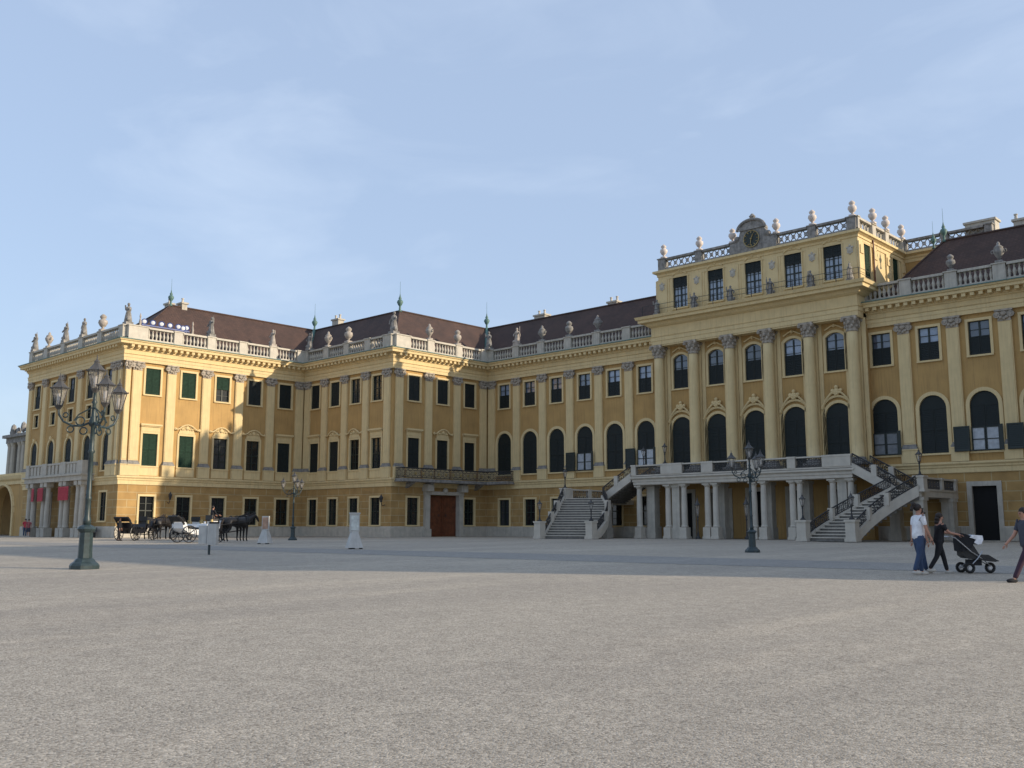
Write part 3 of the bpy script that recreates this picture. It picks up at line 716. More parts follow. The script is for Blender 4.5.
# ---- roofs
def off(poly, d):
    res = []
    for i, p in enumerate(poly):
        p = Vector(p)
        def nrm(a, b_): q = (Vector(b_) - Vector(a)).normalized(); return Vector((q.y, -q.x))
        if i == 0: m_ = nrm(poly[0], poly[1])
        elif i == len(poly) - 1: m_ = nrm(poly[-2], poly[-1])
        else:
            a = nrm(poly[i - 1], poly[i]); c = nrm(poly[i], poly[i + 1]); m_ = (a + c) / (1 + a.dot(c))
        res.append(p + m_ * d)
    return res
def roof(ridge, hips, z0=19.1, z1=24.35, wd=4.3):
    n = len(ridge)
    A = off(ridge, wd); B = off(ridge, -wd)
    d0 = (Vector(ridge[0]) - Vector(ridge[1])).normalized() * hips[0]; d1 = (Vector(ridge[-1]) - Vector(ridge[-2])).normalized() * hips[1]
    A[0] = A[0] + d0; B[0] = B[0] + d0; A[-1] = A[-1] + d1; B[-1] = B[-1] + d1
    b = MB(); r3 = [(p[0], p[1], z1) for p in ridge]
    T = lambda p: (p[0], p[1], z0)
    for i in range(n - 1):
        b.quad(T(A[i]), T(A[i + 1]), r3[i + 1], r3[i]); b.quad(T(B[i + 1]), T(B[i]), r3[i], r3[i + 1])
    b.quad(T(B[0]), T(A[0]), r3[0]); b.quad(T(A[-1]), T(B[-1]), r3[-1])
    o = P('roof', b, M['roof'])
    c = MB(); up = [(p[0], p[1], z1 + .04) for p in ridge]; c.path(up, .11, 6)
    c.tube(T(A[0]), up[0], .09); c.tube(T(A[-1]), up[-1], .09); c.tube(T(B[0]), up[0], .09)
    for i in range(1, n - 1):
        c.tube(T(A[i]), up[i], .1)
    q = P('ridge_tiles', c, M['roof'], False, o)
    return A
RX = X2 - 5.0
A = roof([(RX, 49.3), (RX, Y3 + 4.6), (X4 - 4.6, Y3 + 4.6), (X4 - 4.6, Y5 + 4.5), (-55.5, Y5 + 4.5)], (6.4, 3.6))
roof([(-27.2, Y5 + 4.5), (mx_(X4) + 4.6, Y5 + 4.5), (mx_(X4) + 4.6, Y3 + 4.6), (mx_(X2) + 5, Y3 + 4.6), (mx_(X2) + 5, 49.3)], (4.2, 6.4))
for (vx, vy, i) in ((RX, Y3 + 4.6, 1), (X4 - 4.6, Y5 + 4.5, 3)):
    b = MB(); a = A[i]; d = Vector((vx, vy, 24.5)) - Vector((a[0], a[1], 19.3))
    b.tube((a[0], a[1], 19.3), (a[0] + d.x * .98, a[1] + d.y * .98, 19.3 + d.z * .98), .34, .2, 6); P('valley_flashing', b, M['copper'])
FIN = MB().lathe([(.3, 0), (.16, .25), (.12, .7), (.26, .9), (.42, 1.25), (.34, 1.45), (.16, 1.6), (.22, 1.75), (.1, 2.0), (.025, 2.4), (.015, 4.0)], seg=10).mesh('finial', M['copper'], True)
for (x, y, z, s) in ((RX, 49.3, 24.3, .75), (RX, Y3 + 4.6, 24.3, .85), (X4 - 4.6, Y3 + 4.6, 24.3, .85), (X4 - 4.6, Y5 + 4.5, 24.3, .85), (-55.5, Y5 + 4.5, 24.3, .8), (-27.2, Y5 + 4.5, 24.3, .72), (-28.2, Y5 + 4.9, 24.0, .6)):
    o = put('finial', FIN, Vector((x, y, z)) - Vector(palace.location), 0, palace, s)
def chimney(x, y, z0, z1, w_, d, pots=2):
    b = MB().box(-w_ / 2, w_ / 2, -d / 2, d / 2, 0, z1 - z0); b.box(-w_ / 2 - .12, w_ / 2 + .12, -d / 2 - .12, d / 2 + .12, z1 - z0 + .001, z1 - z0 + .18)
    o = put('chimney', b.mesh('chimney', M['stone']), Vector((x, y, z0)) - Vector(palace.location), 0, palace)
    for i in range(pots):
        q = MB().lathe([(.13, 0), (.11, .42), (.16, .45), (.16, .52)], seg=8); put('chimney_pot', q.mesh('chimney_pot', M['white']), ((i - (pots - 1) / 2) * .8, 0, z1 - z0 + .18), 0, o)
chimney(RX - .9, 49.6, 23, 24.6, .9, .6, 1); chimney(RX - .3, 50.8, 23, 24.75, 1.0, .6, 1)
chimney(-72.6, 82.6, 23, 25.0, 1.6, .9, 2); chimney(-62.2, 82.6, 23, 24.9, 1.2, .8, 2); chimney(-92.5, 68.6, 23, 25.2, 1.2, .8, 2)
chimney(-25.6, 86.0, 23.5, 26.6, 2.4, 1.2, 0); chimney(-21.5, 82.2, 23, 25.0, 1.0, .8, 2)

# ---- doors, balcony, portico
o = fput('carriage_door', MB().box(-2.1, 2.1, .18, .3, .02, 4.24).mesh('carriage_door', M['wood']), 'F4', 7.0, 0)
b = MB()
for s in (-1, 1):
    for z0, z1 in ((.2, 1.3), (1.5, 2.9), (3.1, 4.0)): b.box(s * 1.05 - .8, s * 1.05 + .8, .13, .175, z0, z1)
b.box(-.05, .05, .1, .175, .05, 4.2); put('door_panels', b.mesh('door_panels', M['wood']), (0, 0, 0), 0, o)
b = MB()
for s in (-1, 1): b.ring((s * .5, .08, 2.2), .1, .025, 10)
put('door_handle', b.mesh('door_handle', M['iron']), (0, 0, 0), 0, o)
b = MB()
for s in (-1, 1):
    b.box(min(s * 2.06, s * 2.7), max(s * 2.06, s * 2.7), -.35, .3, .8, 4.3); b.box(min(s * 2.0, s * 2.9), max(s * 2.0, s * 2.9), -.5, .1, 0, .8); b.box(min(s * 2.0, s * 2.9), max(s * 2.0, s * 2.9), -.85, .0, 4.65, 5.35)
b.box(-2.75, 2.75, -.4, .3, 4.301, 4.65); b.ball((0, -.4, 4.75), .3)
fput('door_surround', b.mesh('door_surround', M['stone']), 'F4', 7.0, 0)
# balcony with iron rail along F4 and round the corner onto F5
def scroll_rail(b, p, q, h, st=.62, r=.022):
    p = Vector(p); q = Vector(q); d = q - p; L = math.hypot(d.x, d.y); n = max(1, int(round(L / st)))
    up = Vector((0, 0, h)); b.tube(p + up, q + up, r * 2.0, None, 5); b.tube(p + up * .1, q + up * .1, r * 1.3, None, 5)
    dn = Vector((d.x, d.y, 0)).normalized(); sl_ = d.z / L
    for i in range(n + 1):
        a = p + d * (i / n); b.tube(a + up * .1, a + up, r, None, 4)
    for i in range(n):
        c = p + d * ((i + .5) / n); w2 = L / n / 2
        for (rr, zc, xx) in ((w2 * .62, .52, 0), (w2 * .3, .52, 0), (w2 * .28, .84, -.5), (w2 * .28, .84, .5), (w2 * .28, .2, -.5), (w2 * .28, .2, .5)):
            cc = c + dn * (xx * w2) + Vector((0, 0, h * zc + xx * w2 * sl_))
            pts = [cc + dn * (rr * math.cos(2 * math.pi * k / 8)) + Vector((0, 0, rr * 1.25 * math.sin(2 * math.pi * k / 8))) for k in range(9)]
            b.path(pts, r * .9, 4)
b = MB(); b.prismz([(X4, Y3 + .2), (X4 + 1.5, Y3 + .2), (X4 + 1.5, Y5 - 1.5), (X4 + 4.3, Y5 - 1.5), (X4 + 4.3, Y5), (X4, Y5)], 5.52, 5.82)
for y in (Y3 + 2, Y3 + 4.6, Y3 + 9.4, Y3 + 11.8): b.prism([(X4, 4.9), (X4 + .5, 5.1), (X4 + 1.2, 5.5), (X4, 5.5)], y - .2, y + .2)
bal = P('balcony', b, M['greystone'])
b = MB(); pts = [(X4 + .1, Y3 + .3, 5.83), (X4 + 1.42, Y3 + .3, 5.83), (X4 + 1.42, Y5 - 1.42, 5.83), (X4 + 4.2, Y5 - 1.42, 5.83), (X4 + 4.2, Y5 - .1, 5.83)]
for a, c in zip(pts[:-1], pts[1:]): scroll_rail(b, a, c, 1.05, .62, .03)
P('balcony_rail', b, M['iron'], False, bal)
b = MB(); pts2 = pts
for k in range(11):
    yy = Y3 + 1.9 + k * 1.05; b.ball((X4 + 1.44, yy, 6.35), .12, (.4, 1.6, 1.2), 6, 4)
P('gilt_ornament', b, M['gold'], False, bal)
# portico on F1
b = MB(); px0, px1 = -109.9, -95.7; py = Y1 - 1.5
b.box(px0, px1, py, Y1, 5.55, 6.05); b.box(px0 - .15, px1 + .15, py - .2, Y1, 6.051, 6.2)
port = P('portico', b, M['stone'])
for x in (-109.4, -108.2, -105.6, -104.6, -100.9, -99.9, -97.3, -96.3):
    q = MB(); q.box(-.42, .42, -.42, .42, 0, .9); q.lathe([(.3, .9), (.34, 1.0), (.29, 1.15), (.28, 3.0), (.25, 4.9), (.34, 5.1)], seg=12); q.box(-.38, .38, -.38, .38, 5.1, 5.54)
    put('column', q.mesh('column', M['stone']), Vector((x, py + .5, 0)) - Vector(palace.location), 0, port).location = Vector((x, py + .5, 0))
for (a, c) in ((-109.85, -109.0), (-105.6, -104.5), (-100.9, -99.8), (-96.9, -95.8)):
    q = MB().box(a, c, py + .05, py + .6, 6.21, 7.5); P('balcony_pier', q, M['stone'], False, port)
q = MB()
for (a, c) in ((-109.0, -105.6), (-104.5, -100.9), (-99.8, -96.9)):
    q.box(a, c, py + .15, py + .45, 7.28, 7.46); q.box(a, c, py + .15, py + .45, 6.21, 6.35)
    n = 4
    for i in range(n):
        u = a + (i + .5) * (c - a) / n; q.box(u - .28, u + .28, py + .2, py + .4, 6.36, 7.27)
P('balcony_parapet', q, M['stone'], False, port)
for i, (a, c, nm) in enumerate(((-108.0, -107.0, 'narrow'), (-106.6, -104.6, ''), (-100.8, -98.4, ''))):
    q = MB(); n = 8
    for k in range(n):
        z0_ = 5.0 - k * .17; y_ = lambda t: py + .02 + .12 * math.sin(t * 5)
        q.quad((a, y_(a), z0_ - .17), (c, y_(c), z0_ - .17), (c, y_(c) + .05, z0_), (a, y_(a) + .05, z0_))
        q.quad((a, y_(a) + .04, z0_ - .17), (a, y_(a) + .08, z0_), (c, y_(c) + .08, z0_), (c, y_(c) + .04, z0_ - .17))
    o = put('banner', q.mesh('banner', M['red']))
    tag(o, ['narrow red banner, leftmost in the columned porch of the left wing', 'wide red banner between the left pair of porch columns', 'red banner nearest the tall street lamp in the columned porch'][i], 'banner', 'red banners hung in the porch')

# open casements
CASB = MB(); CASB.box(-2.2, -1.04, -.42, -.37, .0, 1.9); louvres(CASB, -2.18, -1.06, -.44, .02, 1.88); CASB.box(1.04, 1.3, -.42, -.37, .0, 1.9); CASB.box(-2.0, 1.2, -.4, -.36, .02, .1); CASB = CASB.mesh('open_shutter', M['sash'])
b = MB().box(-.98, -.02, -.1, -.06, .1, 1.75); b.box(.02, .98, -.1, -.06, .1, 1.75); CASG = b.mesh('casement_glass', M['casepane'])
b = MB()
for s in (-1, 1):
    for x in (.02, .9): b.box(min(s * x, s * (x + .08)), max(s * x, s * (x + .08)), -.14, -.05, .05, 1.8)
    b.box(min(s * .1, s * .9), max(s * .1, s * .9), -.14, -.05, .85, .92); b.box(min(s * .1, s * .9), max(s * .1, s * .9), -.14, -.05, .05, .12); b.box(min(s * .1, s * .9), max(s * .1, s * .9), -.14, -.05, 1.73, 1.8)
CASF = b.mesh('casement_frame', M['sash'])
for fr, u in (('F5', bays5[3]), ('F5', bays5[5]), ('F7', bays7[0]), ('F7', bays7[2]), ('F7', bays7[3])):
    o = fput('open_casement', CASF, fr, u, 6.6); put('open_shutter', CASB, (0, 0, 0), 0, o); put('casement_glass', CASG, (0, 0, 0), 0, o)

# ---- clock gable
cx = -41.35
b = MB()
b.box(cx - 2.3, cx + 2.3, 75.1, 75.9, 25.05, 25.7); b.prism([(cx - 2.3, 25.7), (cx + 2.3, 25.7), (cx + 1.4, 26.2), (cx + 1.15, 27.0), (cx - 1.15, 27.0), (cx - 1.4, 26.2)], 75.1, 75.8)
arc = [(cx + 1.2 * math.cos(R(a)), 27.0 + .75 * math.sin(R(a))) for a in range(0, 181, 15)]
b.prism(arc, 75.0, 75.85); b.path([(x, 74.95, z) for x, z in [(cx + 1.35, 26.95)] + [(cx + 1.35 * math.cos(R(a)), 26.98 + .88 * math.sin(R(a))) for a in range(0, 181, 15)]], .13, 6)
b.ball((cx - 1.5, 75.2, 26.35), .3); b.ball((cx + 1.5, 75.2, 26.35), .3); b.lathe([(.25, 0), (.15, .2), (.3, .4), (.1, .65)], (cx, 75.3, 27.8), 10)
cg = P('clock_gable', b, M['greystone'])
face = MB().lathe([(.74, 0), (.74, .06)], (cx, 75.02, 26.1), 28, Matrix.Rotation(R(90), 3, 'X')); P('clock_face', face, M['sash'], False, cg)
b = MB().ring((cx, 74.95, 26.1), .74, .035, 28)
for k in range(12):
    a = 2 * math.pi * k / 12; d = Vector((math.sin(a), 0, math.cos(a))); c = Vector((cx, 74.93, 26.1)); b.tube(c + d * .52, c + d * .66, .035, None, 4)
c = Vector((cx, 74.9, 26.1))
b.tube(c, c + Vector((.2, 0, .4)), .04, None, 4); b.tube(c, c + Vector((-.1, 0, -.58)), .03, None, 4); b.ball(tuple(c), .09)
P('clock_hands', b, M['gold'], False, cg)

# ------------------------------------------------------------------ statues and urns along the rooflines
def statue_mesh(seed, m):
    rnd = random.Random(seed); b = MB()
    b.box(-.36, .36, -.36, .36, 0, .28)
    b.lathe([(.34, .28), (.36, .45), (.30, .8), (.25, 1.1), (.2, 1.28), (.26, 1.5), (.24, 1.68), (.1, 1.78), (.085, 1.84)], seg=9)
    b.ball((rnd.uniform(-.05, .05), 0, 1.97), .14, (1, 1, 1.2))
    s = rnd.choice((-1, 1)); up = rnd.random() < .5
    b.path([(s * .24, 0, 1.6), (s * .42, -.1, 1.35), (s * .28, -.28, 1.15)], .08, 6)
    b.path([(-s * .24, 0, 1.6), (-s * .48, -.05, 1.5 if up else 1.3), (-s * .5, -.1, 1.95 if up else 1.0)], .075, 6)
    b.path([(-.3, .1, 1.5), (-.4, .15, .9), (-.32, .1, .35)], .1, 6); b.ball((s * .33, -.15, .5), .2)
    if rnd.random() < .6: b.tube((-s * .5, -.12, .3), (-s * .5, -.1, 2.2), .03, None, 5)
    return b.mesh('statue', m, False)
def urn_mesh(m, style=0):
    b = MB().box(-.27, .27, -.27, .27, 0, .2)
    b.lathe([(.14, .2), (.1, .38), (.2, .5), (.4, .85), (.44, 1.08), (.3, 1.2), (.36, 1.28), (.22, 1.42), (.12, 1.5), (.14, 1.62), (.05, 1.75)] if not style else
            [(.16, .2), (.1, .36), (.26, .48), (.42, .78), (.38, 1.02), (.18, 1.14), (.28, 1.26), (.3, 1.4), (.16, 1.55), (.05, 1.62)], seg=12)
    if style == 0:
        for s in (-1, 1): b.ring((s * .45, 0, .98), .13, .045, 8)
    return b.mesh('urn', m, True)
ST = [statue_mesh(s, M['greystone']) for s in (1, 2, 5, 8)]; STW = [statue_mesh(s, M['urn']) for s in (3, 4)]
U0 = urn_mesh(M['urn']); U1 = urn_mesh(M['urn'], 1); G0 = urn_mesh(M['greystone']); G1 = urn_mesh(M['greystone'], 1)
ZT = ZB + 1.42
def roofstat(kind, me, x, y, label, s=1, z=ZT, rz=0, group='statues and urns along the wing balustrades'):
    o = put(kind, me, (x, y, z), rz, None, s); tag(o, label, kind.replace('_', ' '), group)
for args in (
 ('statue', ST[0], -113.3, Y1 - .1, 'grey stone statue at the far left end of the roof balustrade', 1),
 ('urn', U0, -109.5, Y1 - .1, 'stone urn next to the leftmost roof statue', 1),
 ('statue', ST[1], -105.1, Y1 - .1, 'slim grey statue between the two urns on the far left front balustrade', 1),
 ('statue', ST[2], -100.6, Y1 - .1, 'grey statue above the tall street lamp, left of the broad urn', .95),
 ('urn', U1, -96.2, Y1 - .1, 'broad stone urn just left of the sunlit wing corner', 1.1),
 ('statue', ST[3], X2 - .3, Y1 + .2, 'tall grey statue on the corner where the sunlit wing begins', 1.05),
 ('statue', ST[1], X2 + .1, 51.3, 'pale statue on the sunlit wing balustrade right of the floodlights', 1),
 ('statue', STW[0], X2 + .1, 58.75, 'statue on the sunlit wing balustrade nearest the green roof valley', .9),
 ('statue', ST[0], X2 + 1.0, Y3 - .2, 'grey statue in the inner corner below the first green roof spike', .95),
 ('urn', U0, -86.7, Y3 - .1, 'left one of two pale urns on the short shaded front left of the middle corner', 1),
 ('urn', U1, -83.1, Y3 - .1, 'right one of two pale urns on the short shaded front left of the middle corner', 1.1),
 ('statue', ST[2], X4 - .35, Y3 + .25, 'large statue on the projecting middle corner of the roof', 1.15),
 ('urn', U0, X4 + .1, 67.93, 'left urn on the short sunlit balustrade right of the middle corner statue', 1),
 ('urn', U1, X4 + .1, 72.03, 'right urn on the short sunlit balustrade right of the middle corner statue', 1.05),
 ('statue', ST[3], X4 + .6, Y5 - .4, 'statue in the inner corner below the second green roof spike', 1),
 ('statue', STW[1], -71.05, Y5 - .1, 'slim statue on the shaded balustrade just right of the second inner corner', .95),
 ('urn', G0, -67.4, Y5 - .1, 'first urn right of the slim statue on the shaded balustrade', 1),
 ('urn', G1, -63.67, Y5 - .1, 'middle urn of three against the dark roof left of the clock storey', 1.05),
 ('urn', G0, -59.9, Y5 - .1, 'dark urn nearest the clock storey on its left', 1),
 ('urn', G1, -25.3, Y5 - .1, 'weathered stone urn right of the clock storey against the dark roof', .85),
 ('urn', G0, -21.8, Y5 - .1, 'tall stone urn against the dark roof at the right edge of the picture', .95)):
    roofstat(*args)
b = MB().box(-.1, .1, -.1, .1, 0, .15).lathe([(.1, .15), (.14, .4), (.06, .8), (.1, 1.0), (.03, 1.3)], seg=8)
sm = b.mesh('finial_ornament', M['urn'])
for y, lab in ((43.6, 'small pointed finial beside the blue floodlight bar'), (49.2, 'small pointed finial between the lone floodlight and the statue')): tag(put('finial_ornament', sm, (X2 + .1, y, ZT)), lab, 'finial')
UW = urn_mesh(mat('pale_urn_stone', (.60, .52, .46), .8, .2, 3, .2, 14), 1)
ords = ['first', 'second', 'third', 'fourth', 'fifth', 'sixth']
for i, x in enumerate(CX6):
    xx = [-50.9, -46.96, -43.5, -39.2, -35.85, -32.35][i]
    roofstat('urn', UW, xx, 75.5, ['pale urn on the left corner of the clock storey', 'pale urn one step right of the left corner of the clock storey', 'pale urn just left of the clock', 'pale urn just right of the clock', 'pale urn on the clock storey midway between clock and right corner', 'tallest looking pale urn on the right corner of the clock storey'][i], .86, ZA + 1.2, 0, 'urns on top of the clock storey')
for i, y in enumerate((78.55, 81.25, 84.7)):
    roofstat('urn', UW, -31.95, y, ['nearest sunlit urn on the receding right side of the clock storey', 'middle urn of three on the receding right side of the clock storey', 'farthest urn on the receding right side of the clock storey'][i], .86, ZA + 1.2, 0, 'urns on top of the clock storey')
sm = [statue_mesh(s, M['greystone']) for s in (11, 12)]
for i, x in enumerate(XS6):
    roofstat('statue', sm[i % 2], x + (.0 if i else -.3), 74.75, '%s figure from the left standing between the windows of the clock storey' % ords[i], .74, 20.62, R(20 * i), 'statues standing before the clock storey windows')
# floodlights
fl = thing('floodlight_bar', 'blue bar with six white floodlights on the sunlit wing parapet corner', 'floodlights', (X2 + .15, 43.9, ZT))
put('bar', MB().box(-.1, .1, -.2, 4.9, .1, .22).box(-.05, .05, 0, .1, 0, .1).box(-.05, .05, 4.5, 4.6, 0, .1).mesh('bar', M['bluepaint']), (0, 0, 0), 0, fl)
fm = MB().lathe([(.17, -.16), (.3, 0), (.3, .1)], (0, 0, 0), 14, Matrix.Rotation(R(90), 3, 'Y') @ Matrix.Rotation(0, 3, 'X')).mesh('lamp', M['bluepaint'])
fg = MB().lathe([(.2, .105), (.16, .13), (.05, .15)], (0, 0, 0), 14, Matrix.Rotation(R(90), 3, 'Y')).mesh('lamp_glass', M['coachwhite'])
for i in range(6):
    o = put('lamp', fm, (0, .1 + i * .9, .5), R(-25), fl); put('lamp_glass', fg, (0, 0, 0), 0, o)
fl = thing('floodlight', 'single blue and white floodlight right of the row of six', 'floodlight', (X2 + .15, 48.1, ZT))
o = put('lamp', fm, (0, 0, .42), R(-15), fl); put('lamp_glass', fg, (0, 0, 0), 0, o); put('bracket', MB().box(-.04, .04, -.2, .2, 0, .15).mesh('bracket', M['bluepaint']), (0, 0, 0), 0, fl)

# wall lanterns on the palace (parts of the palace)
WL = MB().path([(0, 0, 0), (0, -.35, -.1), (0, -.5, .25)], .035, 5); WL.lathe([(.1, .25), (.2, .7), (.22, .72), (.06, .95), (.02, 1.05)], (0, -.5, 0), 6); WLM = WL.mesh('wall_lantern', M['iron'])
fput('wall_lantern', WLM, 'F3', 14.4, 3.2); fput('wall_lantern', WLM, 'F2', 5.1, 3.4)
# door lamps/globes inside pavilion doors
# ------------------------------------------------------------------ terrace and double staircase
ZF = 5.5
YT = 72.0; TXL, TXR = -52.5, -31.9
terr = thing('terrace_staircase', 'pale stone terrace on columns with a double curving staircase and scrollwork railings', 'staircase', (XC, YT, 0))
TL = Vector(terr.location)
def T(name, bld, m, smooth=False, parent=None):
    o = put(name, bld.mesh(name, m, smooth), (0, 0, 0), 0, parent or terr)
    if parent is None: o.location = -TL
    return o
b = MB().box(TXL, TXR, YT + .1, Y6, 5.05, ZF); b.sweep([(TXL + .1, Y6), (TXL + .1, YT + .1), (TXR - .1, YT + .1), (TXR - .1, Y6)], [(0, 4.75), (.05, 4.75), (.05, 5.0), (.12, 5.02), (.12, 5.2), (.3, 5.32), (.3, 5.45), (0, 5.501)])
b.box(TXL + .3, TXR - .3, YT + .25, YT + .75, 4.7, 5.05)
T('terrace_floor', b, M['white'])
def tcol(x, y=YT + .5, r=.27, parent=None):
    q = MB(); q.lathe([(r + .04, 1.0), (r + .06, 1.06), (r, 1.14), (r, 2.6), (r - .04, 4.4), (r + .05, 4.48), (r + .05, 4.55)], seg=14); q.box(-r - .08, r + .08, -r - .08, r + .08, 4.56, 4.7)
    o = put('column', q.mesh('column', M['white'], False), Vector((x, y, 0)) - TL, 0, terr)
    q = MB().box(-r - .12, r + .12, -r - .12, r + .12, 0, .2); q.box(-r - .07, r + .07, -r - .07, r + .07, .2, .98); put('column_base', q.mesh('column_base', M['white']), (0, 0, 0), 0, o)
def tpier(x, y=YT + .8, w_=.75, zt=4.7):
    q = MB().box(-w_ / 2, w_ / 2, -w_ / 2, w_ / 2, .95, zt - .25); q.box(-w_ / 2 - .08, w_ / 2 + .08, -w_ / 2 - .08, w_ / 2 + .08, 0, .95); q.box(-w_ / 2 - .07, w_ / 2 + .07, -w_ / 2 - .07, w_ / 2 + .07, zt - .25, zt)
    put('pier', q.mesh('pier', M['stone']), Vector((x, y, 0)) - TL, 0, terr)
for x in (-52.1, -49.0, -47.35, -45.0, -44.2, -40.6, -39.7, -37.15, -36.5, -33.75, -32.3): tcol(x)
tcol(-52.1, YT + 2.0)
tpier(-48.2); tpier(-33.0); tpier(-51.3, YT + 1.5, .8)
for x in (-44.6, -40.15, -36.8): tpier(x, YT + 2.3, .7)
# parapet on the terrace front: stone dies with scrollwork panels
def parapet(p, q, z, dies, h=1.0, cap=True):
    p = Vector(p); q = Vector(q); d = q - p; L = d.length; ang = math.atan2(d.y, d.x)
    b = MB(); r_ = MB()
    b.box(0, L, -.16, .16, 0, .12); b.box(0, L, -.14, .14, h - .12, h)
    es = sorted(dies)
    for (a, c) in es: b.box(a, c, -.2, .2, .121, h - .121); b.box(a - .03, c + .03, -.23, .23, h - .119, h + .03)
    for (a, c), (e, f) in zip(es[:-1], es[1:]):
        if e - c > .4: scroll_rail(r_, (c, 0, .1), (e, 0, .1), h - .2, .6, .03)
    for bb, nm, m in ((b, 'parapet', M['white']), (r_, 'scroll_panel', M['greyiron'])):
        if not bb.v: continue
        o = put(nm, bb.mesh(nm, m), Vector((p.x, p.y, z)) - TL, ang, terr)
LT = TXR - TXL
dies = [(0, .5)] + [(x - TXL - w2, x - TXL + w2) for x, w2 in ((-48.2, 1.1), (-44.6, .55), (-40.15, .6), (-36.85, .35), (-33.1, 1.15))]
parapet((TXL, YT), (TXR, YT), ZF, dies)
parapet((TXL + .1, Y5 - .3), (TXL + .1, YT + 3.4), ZF, [(0, .35), (.5, .85)])

def bez(P_, t):
    p0, p1, p2, p3 = [Vector(q) for q in P_]; u = 1 - t
    return p0 * u ** 3 + p1 * 3 * u * u * t + p2 * 3 * u * t * t + p3 * t ** 3
def bezd(P_, t):
    p0, p1, p2, p3 = [Vector(q) for q in P_]; u = 1 - t
    return ((p1 - p0) * 3 * u * u + (p2 - p1) * 6 * u * t + (p3 - p2) * 3 * t * t).normalized()
def flight(Lp, Rp, z0, z1, n, posts=3, solid=False):
    """steps between a left and a right bezier; rails on both sides"""
    b = MB(); tr = MB(); rise = (z1 - z0) / n
    for i in range(n):
        a, c = bez(Lp, i / n), bez(Lp, (i + 1) / n); d, e = bez(Rp, i / n), bez(Rp, (i + 1) / n)
        zb = max(0.0, z0 + rise * (i - 2.2)) if not solid else 0
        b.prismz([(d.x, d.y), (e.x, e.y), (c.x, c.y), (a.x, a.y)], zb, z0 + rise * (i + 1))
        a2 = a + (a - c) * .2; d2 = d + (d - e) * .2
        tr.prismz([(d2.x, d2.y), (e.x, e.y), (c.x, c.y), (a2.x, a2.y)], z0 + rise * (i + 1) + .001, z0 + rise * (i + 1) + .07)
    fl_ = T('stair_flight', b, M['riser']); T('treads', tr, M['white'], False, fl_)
    for S in (Lp, Rp):
        s = MB(); r_ = MB(); m_ = 14
        pts = [bez(S, k / m_) for k in range(m_ + 1)]
        nr = [Vector((bezd(S, k / m_).y, -bezd(S, k / m_).x)) for k in range(m_ + 1)]
        for k in range(m_):
            q = []
            for kk in (k, k + 1):
                z = z0 + (z1 - z0) * kk / m_; c = pts[kk]; nn = nr[kk] * .17
                q.append([(c.x - nn.x, c.y - nn.y, max(.0, z - .42)), (c.x + nn.x, c.y + nn.y, max(.0, z - .42)), (c.x + nn.x, c.y + nn.y, z + .34), (c.x - nn.x, c.y - nn.y, z + .34)])
            for w2 in range(4):
                x2 = (w2 + 1) % 4; s.quad(q[0][w2], q[0][x2], q[1][x2], q[1][w2])
        T('stringer', s, M['white'], False, fl_)
        prev = None
        ks = [0] + [round(m_ * (j + 1) / (posts + 1)) for j in range(posts)] + [m_]
        for k0, k1 in zip(ks[:-1], ks[1:]):
            km = (k0 + k1) // 2
            for ka, kb in ((k0, km), (km, k1)):
                A_ = (pts[ka].x, pts[ka].y, z0 + (z1 - z0) * ka / m_ + .34); B_ = (pts[kb].x, pts[kb].y, z0 + (z1 - z0) * kb / m_ + .34)
                scroll_rail(r_, A_, B_, .72, .5, .028)
        T('hand_rail', r_, M['iron'], False, fl_)
        for k in ks[1:-1]:
            q = MB(); z = z0 + (z1 - z0) * k / m_; q.box(pts[k].x - .2, pts[k].x + .2, pts[k].y - .2, pts[k].y + .2, z + .2, z + 1.1)
            T('rail_post', q, M['white'], False, fl_)
PED = MB().box(-.42, .42, -.42, .42, 0, .22); PED.box(-.35, .35, -.35, .35, .221, 1.35); PED.box(-.41, .41, -.41, .41, 1.351, 1.5); PED = PED.mesh('newel_pedestal', M['white'])
ZL = 3.55
